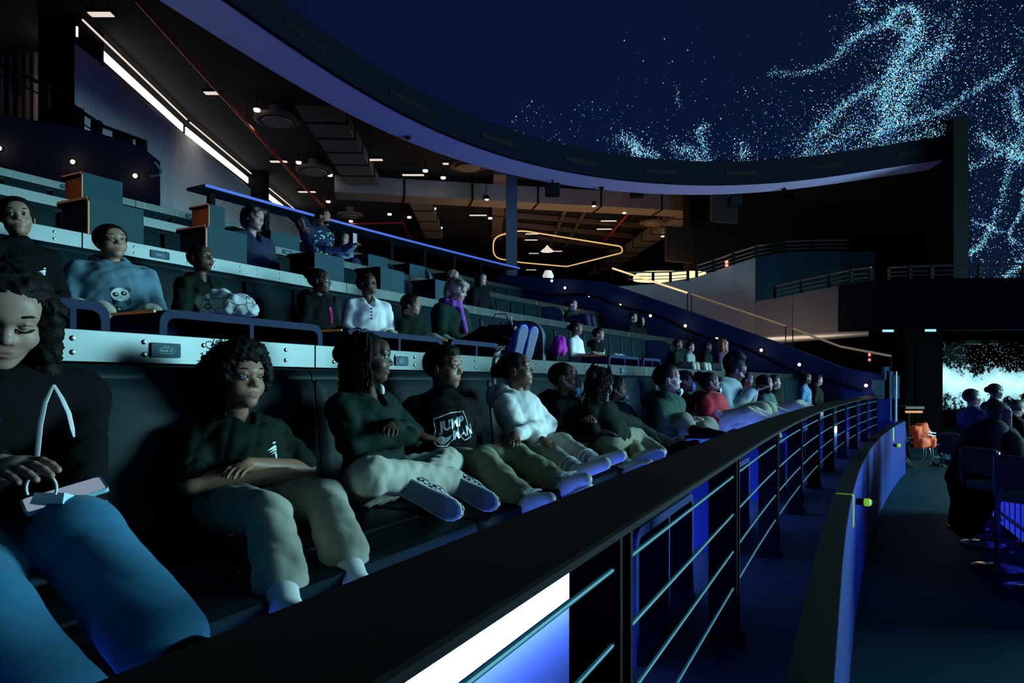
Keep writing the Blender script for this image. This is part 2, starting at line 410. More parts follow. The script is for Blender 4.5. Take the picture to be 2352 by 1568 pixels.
def scatter(x0, x1, y0, y1, n, br, fn=lambda x, y: 1.0):
    for _ in range(n):
        x, y = x0+(x1-x0)*pr.rand(), y0+(y1-y0)*pr.rand()
        if pr.rand() < fn(x, y): PX.append((x, y, br*(.25+.75*pr.rand()), 1))
scatter(1700, 2180, 200, 400, 3600, .7, lambda x, y: min(1, (.15+.85*((y-200)/200)**1.2)*(.35+.65*(x-1700)/480)))
scatter(1900, 2352, 0, 330, 1500, .6, lambda x, y: .75)
scatter(1400, 1900, 60, 400, 1000, .7, lambda x, y: (.06+.94*((y-60)/340)**2))
scatter(1175, 1420, 230, 350, 240, .55, lambda x, y: .5+.5*math.sin(x*.05)*math.cos(y*.04))
scatter(2150, 2420, 330, 640, 900, .6)
scatter(2100, 2352, 60, 330, 700, .6)
scatter(2352, 3400, -300, 620, 1800, .7); scatter(900, 2400, -500, 0, 500, .5)
cols = [(.25,.85,1.0),(.75,1,1),(.2,.8,.65),(.12,.35,1.0),(.05,.16,1.0),(.15,.65,1.0)]
pv, pf, pc = [], [], []
for x, y, br, kind in PX:
    P = dome_hit(x, y)
    if P[2] < 3.05 or (math.atan2(P[0]-RCX, P[1]-RCY) <= A_END+0.014 and P[2] < ring_z(math.atan2(P[0]-RCX, P[1]-RCY))+0.55): continue
    c0 = np.array([RCX, RCY, DCZ]); n = (c0-P); n /= np.linalg.norm(n)
    u = np.cross(n, [0,0,1.0]); u /= np.linalg.norm(u)+1e-9; v = np.cross(n, u)
    r = 0.0052 + 0.010*pr.rand()**2.5
    o = len(pv)
    for k in range(4):
        a = k*math.pi/2+.4; pv.append(P + (u*math.cos(a)+v*math.sin(a))*r)
    pv.append(P + n*0.006)
    for k in range(4): pf.append((o+k, o+(k+1)%4, o+4))
    ci = cols[[0,0,1,1,2,3,5,5,4][pr.randint(9)]]
    pc += [(ci[0]*br, ci[1]*br, ci[2]*br, 1)]*5
me = raw_mesh('projected_particles', np.array(pv), np.array(pf))
ca = me.color_attributes.new('glow', 'FLOAT_COLOR', 'POINT'); ca.data.foreach_set('color', np.array(pc, dtype=np.float32).ravel())
M_part, nt, b = new_mat('projected_particle_glow')
vc = nt.nodes.new('ShaderNodeVertexColor'); vc.layer_name = 'glow'; nt.links.new(vc.outputs['Color'], b.inputs['Emission Color'])
b.inputs['Base Color'].default_value = (0,0,0,1); b.inputs['Emission Strength'].default_value = 2.7; M_part.cycles.emission_sampling = 'NONE'
tag(link_mesh('projected_particles', me, M_part, dome), kind='stuff')

# ---------------------------------------------------------------- shell of the hall
HC = 8.55
m = MB()
NCE = 72
for j in range(NCE):      # ceiling outside the dome
    a0, a1 = -math.pi + 2*math.pi*j/NCE, -math.pi + 2*math.pi*(j+1)/NCE
    m.hexa([ring_p(a0, ROUT-0.6, HC), ring_p(a1, ROUT-0.6, HC), ring_p(a1, 52, HC), ring_p(a0, 52, HC), ring_p(a0, ROUT-0.6, HC+0.1), ring_p(a1, ROUT-0.6, HC+0.1), ring_p(a1, 52, HC+0.1), ring_p(a0, 52, HC+0.1)])
structure(m.build('ceiling', M_ceil), 'black exposed ceiling over the concourse with beams and ducts')
structure(MB().box((4, 46, 4), 34, 0.2, 6).build('wall_far', mat('brown_dark_wall', (0.022, 0.016, 0.012), .8, spec=.05)), 'dark brown far wall of the concourse')
structure(MB().box((30, 20, 3), 0.2, 40, 6).build('wall_right', M_black), 'black wall beyond the lower level')
structure(MB().box((-14.5, 8, 3), 0.2, 40, 7).build('wall_left', M_black), 'black wall on the curtain side')
structure(MB().box((8, -14, 3), 26, 0.2, 7).build('wall_rear', M_black), 'black wall behind the photographer')
# ---------------------------------------------------------------- front guard rail
rail = empty('guard_rail', W(1.36, 0.5, 0), 'black curved guard rail with thin horizontal bars along the front row', 'railing')
ZR = 0.764; sj = s_of(1806, 0.5)
def capsec(s):
    return [W(s, 0.65, ZR-0.022), W(s, 0.415, ZR-0.022), W(s, 0.405, ZR-0.017), W(s, 0.405, ZR-0.004), W(s, 0.412, ZR), W(s, 0.645, ZR), W(s, 0.655, ZR-0.005), W(s, 0.655, ZR-0.017)]
for a, b in ((-1.2, sj-0.008), (sj+0.008, 15.6)):
    n = max(2, int((b-a)/0.5)); MB().loft([capsec(a+(b-a)*i/n) for i in range(n+1)]).build('top_cap', M_rail, rail)
posts = [-0.14 + 1.5*i for i in range(11)]
for s in posts:
    d = dvec(s); n = nvec(s)
    m = MB()
    for ds in (-0.035, 0.035): m.box(W(s, 0.475, (ZR-0.022)/2) + d*ds, 0.008, 0.055, (ZR-0.022)/2, d, n)
    m.box(W(s, 0.475, 0.012), 0.06, 0.07, 0.012, d, n); m.box(W(s, 0.50, 0.3), 0.03, 0.02, 0.3, d, n)
    m.build('post', M_rail, rail)
barz = (0.735-0.052, 0.585, 0.445, 0.30)
for i in range(len(posts)-1):
    a, b = posts[i]+0.03, posts[i+1]-0.03; nn = 1 if b < S0 else 4
    for z in (0.673, 0.523, 0.376, 0.230):
        MB().tube([W(a+(b-a)*t/nn, 0.435, z) for t in range(nn+1)], 0.0055, 8).build('rail_bar', M_bar, rail, True)
# gate plate at the far end of the rail
gp = at(2058, 905, 13.6); MB().tube([Vector((gp.x, gp.y, 0)), Vector((gp.x, gp.y, 1.25))], 0.02, 8).build('end_post', mat('teal_post', (0.2,0.4,0.45), .4), rail, True)

# ---------------------------------------------------------------- lounge sofas, row by row
ORD = ['first','second','third','fourth','fifth','sixth','seventh','eighth','ninth','tenth','eleventh','twelfth','thirteenth','fourteenth','fifteenth','sixteenth','seventeenth','eighteenth','nineteenth','twentieth']
ROWN = ['front','second','third','top']
def cushion(c, hs, hp, hz, s, tilt=0.0, bev=0.03):
    """soft box: s along the row, p depth, z height; rounded and slightly swollen"""
    d = dvec(s); n = -nvec(s)
    if tilt: 
        up = Vector((0,0,1))*math.cos(tilt) + n*math.sin(tilt); n = n*math.cos(tilt) - Vector((0,0,1))*math.sin(tilt)
    else: up = Vector((0,0,1))
    vs, fs = [], []; N = 6
    g = [-1,-.86,-.5,.5,.86,1] ; b2 = lambda t: max(0.0, 1-t*t)
    rings = []
    m = MB()
    prof = rounded([(-hs,-hz),(hs,-hz),(hs,hz),(-hs,hz)], bev, 3)
    for t in (-1.0,-.8,-.4,.4,.8,1.0):
        k = 1.0 - (0.035/ max(hs,hz) if abs(t) == 1 else 0.0)
        rings.append([c + d*(x*k) + up*(y*k) + n*(hp*t) for x, y in prof])
    m.loft(rings); return m
def sofa(k, s0, s1, label, ncush):
    zf, pb = RF(k), RP(k); dz = 0.0 if k == 1 else 0.11
    e = empty('lounge_sofa', W((s0+s1)/2, pb-0.5, zf), label, 'sofa', 'dark leather lounge sofas in the tiers')
    L = s1-s0; g = 0.004
    m = MB(); rowbox(m, s0+g, s1-g, pb-0.90, pb-0.012, zf+0.21, zf+0.42-dz); m.build('base', M_black, e)
    m = MB(); rowbox(m, s0+g, s1-g, pb-0.84, pb-0.012, zf, zf+0.21); m.build('plinth', M_black, e)
    m = MB(); rowbox(m, s0+g, s1-g, pb-0.925, pb-0.915, zf+0.012, zf+0.13)
    m.build('led_strip', E_blue if k == 1 else E_blue2, e)
    m = MB(); rowbox(m, s0+g, s1-g, pb-0.914, pb-0.84, zf+0.0, zf+0.21); m.build('toe_board', M_black, e)
    ns = max(1, round(L/1.0))
    for i in range(ns):
        c = s0 + L*(i+.5)/ns
        cushion(W(c, pb-0.40, zf+0.485-dz), L/ns/2-0.004, 0.275, 0.065, c).build('seat_cushion', M_leather, e, True)
        cushion(W(c, pb-0.80, zf+0.480-dz), L/ns/2-0.004, 0.122, 0.060, c).build('footrest_cushion', M_leather, e, True)
    for i in range(ncush):
        c = s0 + L*(i+.5)/ncush
        cushion(W(c, pb-0.085, zf+0.80), L/ncush/2-0.005, 0.062, 0.255, c, tilt=0.10).build('back_cushion', M_leather, e, True)
    m = MB(); N = 2 if s1 < S0 else 5
    m.tube([W(s0+g+(L-2*g)*i/N, pb-0.055, zf+1.062) for i in range(N+1)], 0.042, 10); m.build('headroll', M_leather, e, True)
    return e
E_blue2 = emat('blue_toe_light_upper', (0.06, 0.12, 1.0), 1.6)
for k in range(1, 5):
    s = {1: -1.8, 2: -1.6, 3: -1.2, 4: -0.6}[k]; i = 0
    while s < SEND-1.2:
        e = min(s+2.0, SEND-0.05)
        sofa(k, s, e, '%s dark leather lounge sofa along the %s seating row counting from the camera end' % (ORD[i], ROWN[k-1]), 4)
        s = e; i += 1
# ---------------------------------------------------------------- booth plaques on the parapets
M_plaque = mat('slate_plaque', (0.012, 0.07, 0.10), 0.5, noise=0.1, spec=.1)
M_pale = mat('pale_print', (0.5, 0.62, 0.66), 0.5, noise=0)
def plaque(px, k, w, h, lines, lab):
    p = RP(k)-0.012; s = s_of(px, p); zc = RF(k)+1.158; d = dvec(s); n = nvec(s); up = Vector((0,0,1))
    c = W(s, p, zc) + n*0.006
    e = empty('booth_plaque', c, lab, 'sign', 'booth number plaques')
    out = rounded([(-w/2,-h/2),(w/2,-h/2),(w/2,h/2),(-w/2,h/2)], 0.006, 2)
    MB().prism([c + d*x + up*y - n*0.006 for x, y in out], n*0.008).build('plate', M_plaque, e)
    for body, size, yo in lines:
        v, f = text_mesh(body, size, 0.0003)
        v3 = [c + d*float(q[0]) + up*(float(q[1])+yo) + n*(0.0026+float(q[2])) for q in v]
        link_mesh('lettering', raw_mesh('lettering', [tuple(q) for q in v3], f), M_pale, e)
    pr_ = rounded([(-w*.27,-h*.22),(w*.27,-h*.22),(w*.27,h*.16),(-w*.27,h*.16)], h*.19, 5)
    MB().tube([c + d*x + up*(y) + n*0.0025 for x, y in pr_], 0.0007, 5, closed=True).build('outline', M_pale, e)
plaque(379, 1, 0.112, 0.050, [('Booth 1k', 0.0125, -0.0015), ('Row A', 0.0065, 0.014)], 'slate plaque reading Booth 1k on the front parapet')
plaque(921, 1, 0.112, 0.050, [('Booth 1j', 0.0125, -0.0015), ('Row A', 0.0065, 0.014)], 'slate booth plaque on the front parapet beside braided girl')
plaque(1430, 1, 0.112, 0.050, [('Booth 1h', 0.0125, -0.0015)], 'slate booth plaque on the front parapet above the beaded braids')
plaque(367, 2, 0.15, 0.055, [('Booth 2k', 0.014, -0.0015)], 'slate booth plaque on second parapet behind panda hoodie boy')
plaque(157, 4, 0.20, 0.06, [('Booth 4k', 0.016, -0.0015)], 'slate booth plaque on the top parapet near amber lamp')
plaque(440, 4, 0.20, 0.06, [('Booth 4j', 0.016, -0.0015)], 'slate booth plaque on the top parapet below the curtain')
plaque(660, 3, 0.17, 0.055, [('Booth 3j', 0.015, -0.0015)], 'slate booth plaque on third parapet right of young man')

# ---------------------------------------------------------------- low tables with two open bays
def bay_table(k, s0, s1, p0, p1, h, label, amber=True):
    zf = RF(k); e = empty('bay_table', W((s0+s1)/2, (p0+p1)/2, zf), label, 'table', 'low navy bay tables')
    L = s1-s0; sm = (s0+s1)/2; d = dvec(sm); c = W(sm, p0, zf); back = W(sm, p1, zf)-c; up = Vector((0,0,1)); t = 0.035
    out = rounded([(-L/2,0),(L/2,0),(L/2,h),(-L/2,h)], [0.0,0.0,0.07,0.07], 5); inn = rounded([(-L/2+t,t),(L/2-t,t),(L/2-t,h-t),(-L/2+t,h-t)], [0.0,0.0,0.045,0.045], 5)
    m = MB(); n = len(out)
    vs = [c + d*x + up*y for x, y in out] + [c + d*x + up*y for x, y in inn]; vs += [q+back for q in vs]
    fs = []
    for i in range(n):
        j = (i+1) % n
        fs += [(i, j, n+j, n+i), (2*n+i, 3*n+i, 3*n+j, 2*n+j), (i, 2*n+i, 2*n+j, j), (n+i, n+j, 3*n+j, 3*n+i)]
    MT = M_navytable if k > 1 else mat('blue_lit_table_lacquer', (0.010, 0.025, 0.13), .5, noise=.05, spec=.1)  # front-row tables: blue toe light put into the navy colour
    m.add(vs, fs).build('frame', MT, e)
    MB().box(c + up*(h/2) + back*0.5, 0.012, back.length/2, h/2-t, d, back.normalized()).build('divider', MT, e)
    MB().box(c + up*(h/2) + back*0.92, L/2-t, 0.008, h/2-t, d, back.normalized()).build('back_panel', MT, e)
    if amber:
        a = c - d*(L/2) + up*(h-0.012) + back*0.08; b = a + back*0.84
        MB().tube([a - d*0.002 + up*0.0, b - d*0.002 + up*0.0], 0.006, 6).build('amber_trim', M_gold, e)
    return e
bay_table(1, 0.35, 1.30, 0.74, 1.02, 0.34, 'low navy table nearest the camera inside the guard rail', False)
for i, (a, b) in enumerate(((2.45, 3.45), (4.3, 5.25), (6.3, 7.25), (8.3, 9.25), (10.4, 11.35))):
    bay_table(1, a, b, 0.72, 0.98, 0.50, 'navy bay table %s behind the guard rail before the front row' % ORD[i+1], False)
T2 = [(60, 238), (352, 728), (778, 1010), (1022, 1140), (1390, 1462), (1470, 1512)]
T2L = ['beside woman with black hair', 'below the boy holding a patterned bag', 'below the white sweater child', 'below the woman with purple scarf', 'below the black hoodie boy in second row', 'beside the tall wing panel']
for (a, b), lab in zip(T2, T2L):
    bay_table(2, s_of(a, 2.62), s_of(b, 2.62), 2.58, 2.92, 0.545, 'navy two-bay table on the parapet ledge ' + lab)
# ---------------------------------------------------------------- tall consoles between booths (rows three and four)
def console(k, px0, px1, p, h, label, amber):
    zf = RF(k); s0, s1 = s_of(px0, p), s_of(px1, p); e = empty('booth_console', W((s0+s1)/2, p+0.17, zf), label, 'console', 'grey booth consoles')
    m = MB(); rowbox(m, s0, s1, p, p+0.012, zf, zf+h); m.build('front_panel', M_panel, e)
    m = MB(); rowbox(m, s0+0.03, s1, p+0.013, p+0.37, zf, zf+h-0.03); m.build('body', M_dark, e)
    m = MB(); rowbox(m, s0, s1, p+0.013, p+0.38, zf+h-0.028, zf+h); m.build('top', M_black, e)
    tr = [W(s0-0.004, p+0.004, zf+0.05), W(s0-0.004, p+0.004, zf+h-0.03), W(s0-0.004, p+0.02, zf+h), W(s0-0.004, p+0.36, zf+h)]
    MB().tube(tr, 0.008, 6).build('amber_trim', M_gold if amber else M_dark, e)
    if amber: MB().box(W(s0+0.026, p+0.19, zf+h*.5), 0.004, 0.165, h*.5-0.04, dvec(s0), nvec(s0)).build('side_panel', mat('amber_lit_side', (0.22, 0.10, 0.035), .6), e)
    return e
def amber_glow(k, px, p, z, w): point('booth_lamp_glow', W(s_of(px, p)-.28, p+.15, RF(k)+z), w, (1,.5,.15), .04)
amber_glow(4, 190, 7.12, .62, .7); amber_glow(4, 481, 7.12, .62, .8); amber_glow(4, 640, 8.6, .8, 1.2)
console(3, 205, 330, 4.75, 0.71, 'grey console with amber edge behind the panda hoodie boy', True)
console(3, 475, 567, 4.75, 0.71, 'grey console with amber edge left of the young man', True)
console(3, 723, 790, 4.75, 0.70, 'grey console behind the girl with glasses', False)
console(3, 874, 928, 4.75, 0.70, 'grey console right behind the white sweater child', False)
console(3, 1000, 1046, 4.75, 0.70, 'grey console left of the scarf woman head', False)
console(4, 190, 282, 7.12, 0.78, 'top row console under the brighter amber wall lamp', True)
console(4, 481, 516, 7.12, 0.80, 'top row console glowing amber beside the curtain foot', True)
console(4, 622, 688, 7.12, 0.66, 'top row console between the young man and the bearded man', False)
console(4, 846, 890, 7.12, 0.66, 'top row console right of the woman holding a phone', False)
console(4, 941, 976, 7.12, 0.66, 'top row console before the pale ribbed booth back', False)
console(4, 1030, 1062, 7.12, 0.66, 'top row console farthest along toward the column', False)
# ---------------------------------------------------------------- rounded wing panels closing the booths
def wing(k, px, label, depth=0.62, h=1.06, ribs=0):
    pb = RP(k); s = s_of(px, pb-0.55); zf = RF(k); d = dvec(s)
    e = empty('wing_panel', W(s, pb-0.4, zf), label, 'panel', 'rounded booth wing panels')
    prof = rounded([(pb-0.02, zf+0.42), (pb-0.02, zf+h), (pb-depth, zf+h), (pb-depth, zf+0.42)], [0, .04, .28, 0], 8)
    m = MB().prism([W(s, p, z) - d*0.06 for p, z in prof], d*0.12); m.build('shell', mat('wing_leather', (0.06, 0.085, 0.12), .5, bump=.2), e, bevel=0.02)
    ed = rounded([(pb-0.02, zf+0.42), (pb-0.02, zf+h+0.002), (pb-depth-0.002, zf+h+0.002), (pb-depth-0.002, zf+0.42)], [0, .04, .28, 0], 8)
    MB().tube([W(s, p, z) - d*0.06 for p, z in ed], 0.006, 6).build('piping', M_black, e)
    for i in range(ribs):
        c = s - 0.10 - 0.13*i; w = 0.07
        cushion(W(c, pb-0.10-0.03*i, zf+0.86), w, 0.10, 0.24, c, bev=0.06).build('rib', M_leather, e, True)
    return e
wing(2, 1240, 'tall rounded wing panel right of the blue lit shoe soles')
wing(2, 1535, 'rounded wing panel right of the black hoodie boy in second row')
wing(3, 1290, 'rounded wing panel left of the girl in third row')
wing(3, 1085, 'rounded wing panel behind the woman with purple scarf')
wing(4, 712, 'rounded wing panel under the bearded man arm', ribs=4)
wing(4, 985, 'pale edged wing panel with ribbed back near column', ribs=4)
wing(4, 556, 'rounded wing panel beside the amber console at curtain foot')
# ---------------------------------------------------------------- end wall and stair at the far side
def endwall_pt(L, z, t=0.0):
    q = W(SEND+t, 0.6+L, 0); return Vector((q.x, q.y, z))
m = MB(); prof = [(-0.3, 1.15), (0.6, 1.35), (1.8, 1.88), (4.1, 2.80), (6.2, 3.62), (9.5, 4.1)]
m.loft([[endwall_pt(L, -0.1), endwall_pt(L, -0.1, 0.25), endwall_pt(L, z, 0.25), endwall_pt(L, z)] for L, z in prof])
ew = structure(m.build('wall_aisle', M_navy), 'navy side wall of the far stair aisle with small round lamps')
MB().tube([endwall_pt(L, z-0.42+0.05*math.sin(L*3), -0.06) for L, z in [(a, np.interp(a, [q[0] for q in prof], [q[1] for q in prof])) for a in np.linspace(0.2, 9, 24)]], 0.028, 6).build('wall_handrail', M_black, ew, True)
for L0, L1 in ((-0.3, 1.6), (1.75, 3.9), (4.0, 6.0)):   # top handrail with glowing underside
    zz = lambda a: float(np.interp(a, [q[0] for q in prof], [q[1] for q in prof]))+0.42
    MB().tube([endwall_pt(L0, zz(L0), .12), endwall_pt((L0+L1)/2, zz((L0+L1)/2), .12), endwall_pt(L1, zz(L1), .12)], 0.022, 6).build('handrail', E_rail if L0 > 3.5 else mat('bronze_rail', (.5,.32,.15), .4, emit=(1,.6,.25), es=.10 if L0 < 1 else .10), ew, True)
    for L in (L0, L1): MB().tube([endwall_pt(L, zz(L)-.43, .12), endwall_pt(L, zz(L), .12)], 0.012, 6).build('handrail_post', M_black, ew)
for i, (px, py) in enumerate([(1270,645),(1300,661),(1356,679),(1427,701),(1496,725),(1576,748),(1648,778),(1750,804),(1837,837),(1990,885)]):
    lo, hi = -2.0, 14.0
    for _ in range(40):
        mid = (lo+hi)/2; q = endwall_pt(mid, 0)
        if q.x/q.y > (px-1176)/FPX: lo = mid
        else: hi = mid
    q = endwall_pt(lo, 0, -0.03); q.z = z_of(py, q.y)
    e = empty('aisle_lamp', q, 'small round amber aisle lamp, %s from the top of the far stair wall' % ORD[i], 'lamp', 'aisle lamps on the far stair wall')
    dd = -dvec(SEND)
    MB().lathe(q, [(0,0),(0.05,0),(0.05,0.015),(0,0.02)], 12, dd).build('housing', M_black, e)
    MB().lathe(q + dd*0.021, [(0,0),(0.034,0),(0.03,0.015),(0,0.02)], 12, dd).build('lens', E_aisle, e)
    if i % 2: point('aisle_glow', q + dd*0.25, 1.1, (1, .7, .4), .05)
for k in range(2, 5):      # stair treads of the far aisle
    for j in range(3):
        m = MB(); m.box(W(SEND+0.9, RP(k-1)+0.4+0.75*j, RF(k-1)+0.27*(j+1)-0.135), 0.55, 0.37, 0.135, dvec(SEND), nvec(SEND))
        structure(m.build('floor_stair_step', M_floor), 'dark step of the far stair aisle')
# ---------------------------------------------------------------- left aisle wall, lamps, balcony rail
def lw(px, py, Y=11.6): return at(px, py, Y)
m = MB(); pts = [(-120, 250), (0, 262), (100, 280), (180, 293), (270, 318), (330, 340), (368, 372)]
m.loft([[lw(a, 700), lw(a, 700, 12.0), lw(a, b, 12.0), lw(a, b)] for a, b in pts])
lwall = structure(m.build('wall_left_aisle', mat('midnight_paint', (0.005, 0.009, 0.026), .8, spec=.05)), 'midnight blue wall of the near stair aisle with amber lamps')
for (px, py) , lab in zip(((2, 342), (170, 373), (313, 405)), ('amber wall lamp cut by the picture edge', 'brightest amber wall lamp above the tall console', 'amber wall lamp below the balcony handrail')):
    q = lw(px, py); e = empty('wall_lamp', q, lab, 'lamp', 'amber lamps on the near aisle wall')
    MB().lathe(q, [(0,0),(0.05,0),(0.05,0.02),(0,0.03)], 12, (0,-1,0)).build('housing', M_black, e)
    MB().lathe(q + Vector((0,-.03,0)), [(0,0),(0.036,0),(0.032,0.02),(0,0.03)], 12, (0,-1,0)).build('lens', E_warm, e)
    point('wall_lamp_glow', q + Vector((0,-.22,0)), 3.0, (1,.55,.2), .05)
br = empty('balcony_rail', lw(180, 290), 'dark balcony rail with square posts before the curtain', 'railing')
tp = [(0, 150), (60, 178), (130, 215), (190, 262), (240, 295), (290, 313), (335, 330)]
MB().tube([lw(a, b-4, 11.8) for a, b in tp], 0.03, 6).build('top_rail', M_black, br, True)
MB().tube([lw(a, b+22, 11.8) for a, b in tp], 0.012, 6).build('mid_rail', M_black, br, True)
for px in (40, 105, 180, 222, 272, 292, 325):
    y = np.interp(px, [q[0] for q in tp], [q[1] for q in tp]); MB().box(lw(px, y+22, 11.8), 0.075, 0.05, 0.2).build('post', M_black, br)
MB().tube([lw(345, 405, 11.5), lw(366, 402, 11.5), lw(372, 393, 11.5), lw(365, 384, 11.5), lw(356, 372, 11.5)], 0.018, 8).build('handrail_return', M_bar, br, True)
# ---------------------------------------------------------------- curtain window wall
cw = empty('window_1', (-9.1, 20, 3.24), 'tall curtained window wall with daylight leaking at the top', None, None, 'structure')
def curtain(name, A, B, z0, z1, amp, n, parent, m_):
    A, B = Vector(A), Vector(B); d = (B-A); L = d.length; d.normalize(); nn = Vector((d.y, -d.x, 0)); rows = []
    N = int(n*6)
    for zz, k in ((z0, 1.2), ((z0+z1)/2, 1.0), (z1, .8)):
        r = []
        for i in range(N+1):
            t = i/N; w = math.sin(2*math.pi*n*t + 2*math.sin(9*t)) * (0.6+.4*math.sin(23*t))
            q = A + d*(L*t) + nn*(amp*k*w); r.append(Vector((q.x, q.y, zz)))
        rows.append(r)
    m2 = MB().loft(rows, caps=False, closed=False); o = m2.build(name, m_, parent, True); md = o.modifiers.new('cloth', 'SOLIDIFY'); md.thickness = 0.012; return o
zc1 = z_of(100, 13.9)
curtain('curtain', (-8.72, 13.6, 0), (-9.15, 23.9, 0), 3.24, 7.80, 0.045, 95, cw, M_curt)
curtain('curtain', (-9.2, 25.2, 0), (-9.3, 33, 0), 3.24, 7.80, 0.045, 60, cw, M_curt)
curtain('curtain', (-14.2, 15.2, 0), (-9.7, 15.0, 0), 3.24, 8.3, 0.06, 22, cw, mat('plum_curtain', (0.10, 0.075, 0.09), .9))
for a, b in (((-8.85, 13.9), (-9.25, 19.2)), ((-9.26, 19.4), (-9.35, 24.2)), ((-9.35, 25.0), (-9.4, 29.4))):   # glass above the curtain, bright outside
    A, B = Vector((*a, 8.08)), Vector((*b, 8.08)); up = Vector((0,0,.20))
    MB().hexa([A, B, B+Vector((-.03,0,0)), A+Vector((-.03,0,0)), A+up, B+up, B+up+Vector((-.03,0,0)), A+up+Vector((-.03,0,0))]).build('clerestory_pane', E_white, cw)
    A2, B2 = A+Vector((.12,0,.32)), B+Vector((.12,0,.32)); up = Vector((0,0,.03))
    MB().hexa([A2, B2, B2+Vector((-.03,0,0)), A2+Vector((-.03,0,0)), A2+up, B2+up, B2+up+Vector((-.03,0,0)), A2+up+Vector((-.03,0,0))]).build('clerestory_pane', E_lum, cw)
area('window_leak', (-8.3, 19, 8.2), (-8.6, 19, 3), 0.3, 9.0, 34, (1, .92, .82))
for (x, y, r, h0) in ((-9.25, 14.35, .42, 3.24), (-9.1, 24.5, .28, 3.24)):
    structure(MB().box((x, y, 6), r, r, 2.8).build('trim_1' if y < 20 else 'trim_2', M_black), 'black square column beside the curtain wall' if y < 20 else 'black column parting the curtain wall')
for px, py, Y, h in ((401, 470, 20.0, 0.55), (94, 225, 14.9, 0.5), (102, 150, 14.9, .9)):
    MB().box(at(px, py, Y), 0.03, 0.02, h).build('daylight_gap', E_white, cw)
# ---------------------------------------------------------------- concourse counter with blue edge
cn = empty('bar_counter', W(8, 10.2, 3.24), 'long concourse counter with glowing blue edge above the top row', 'counter')
s0c, s1c = s_of(437, 10.4), s_of(1168, 10.4)
m = MB(); rowbox(m, s0c, s1c, 10.0, 10.5, 4.36, 4.41); m.build('counter_top', M_panel, cn)
m = MB(); rowbox(m, s0c, s1c, 9.985, 9.999, 4.362, 4.408); m.build('edge_light', E_edge, cn)
for i in range(9):
    s = s0c+0.3+(s1c-s0c-0.6)*i/8; MB().box(W(s, 10.3, 3.8), 0.05, 0.05, 0.56, dvec(s), nvec(s)).build('leg', M_black, cn)
# dark column
structure(MB().box(at(1175, 500, 20.8) * 1, 0.17, 0.17, 2.9).build('trim_3', mat('slate_column', (0.05, 0.06, 0.09), .5)), 'slate blue square column rising to the ring soffit')
# stanchions and pale things on the concourse seen under the counter
for px, py, w, h, nm, lab, em in ((1259, 636, .16, .18, 'table_lamp', 'bright white lamp shade at the counter end', (1,.95,.85)),):
    q = at(px, py, 19.5); e = empty(nm, q, lab, 'lamp'); MB().lathe(q, [(0.0,-h),(w*.7,-h),(w,h*.2),(w*.6,h),(0,h)], 14).build('shade', mat('lamp_shade', (.8,.78,.75), .6, emit=em, es=.5), e, True)
    MB().tube([q+Vector((0,0,-h)), Vector((q.x, q.y, 3.24))], 0.03, 8).build('stem', M_black, e)
# ---------------------------------------------------------------- ceiling services
def cp(px, py, z=HC): 
    Y = (z-CZ)*FPX/(HOR-py); return Vector(((px-1176)/FPX*Y, Y, z))
for li, (px, py) in enumerate(sorted([(590,251),(806,331),(686,372),(758,401),(855,423),(977,391),(1018,407),(895,491),(960,434),(754,462),(997,478),(1117,450),(1012,522),(1126,500),(940,498),(806,507),(1238,478)])):
    q = cp(px, py, HC-0.35); e = empty('downlight', q, 'small round white downlight, %s from left under the black ceiling' % ORD[li], 'lamp', 'ceiling downlights')
    MB().tube([q+Vector((0,0,.35)), q+Vector((0,0,.06))], 0.015, 6).build('stem', M_black, e)
    MB().lathe(q, [(0,.06),(.10,.06),(.12,0.01),(0,0.01)], 12).build('can', M_dark, e); MB().lathe(q, [(0,0.0),(.09,0.0),(.075,-.05),(0,-.06)], 12).build('lens', E_down, e)
for li, (px, py, w) in enumerate(sorted([(487,210,.42),(232,28,.5),(640,368,.6),(852,364,.8),(1043,373,.8),(949,399,.8),(883,444,.8),(925,446,.8),(1046,450,.8),(1048,466,.8),(1098,492,.8),(1220,549,.7),(1222,535,.7),(1398,505,.75),(1388,524,.75),(1220,618,.7),(1280,575,.6),(1226,580,.6),(705,438,.7)])):
    q = cp(px, py, HC-0.3)
    e = empty('linear_luminaire', q, 'small linear luminaire, %s from left below the concourse ceiling' % ORD[li], 'lamp', 'linear luminaires of the concourse')
    MB().box(q, w/2, .10, .035).build('housing', M_dark, e); MB().box(q+Vector((0,0,-.045)), w/2-.03, .08, .008).build('diffuser', E_lum, e)
    for sx in (-.3, .3): MB().tube([q+Vector((sx*w,0,.03)), q+Vector((sx*w,0,.3))], 0.008, 5).build('hanger', M_black, e)
def diffuser(px, py, r, drop, lab):
    q = cp(px, py, HC-drop); e = empty('air_diffuser', q, lab, 'vent', 'round air diffusers')
    MB().lathe(q, [(r*.3,drop),(r*.3,.18),(r,.10),(r,.04),(r*.86,0.0),(r*.8,0.03),(0.0,.03)], 24).build('dish', M_beam, e, True)
    MB().lathe(q, [(r*.62,-.02),(r*.66,0.01),(r*.4,.02),(0,.0)], 24).build('inner_cone', M_duct, e, True)
for li, (px, py, r, dr) in enumerate(sorted(((637,280,.62,.4),(722,395,.62,.4),(1075,385,.62,.7),(804,497,.55,.4),(1348,458,.6,.4),(1499,515,.55,.9),(1417,580,.5,.5),(1365,629,.5,.5)))):
    diffuser(px, py, r, dr, 'round air diffuser, %s from left under the concourse ceiling' % ORD[li])
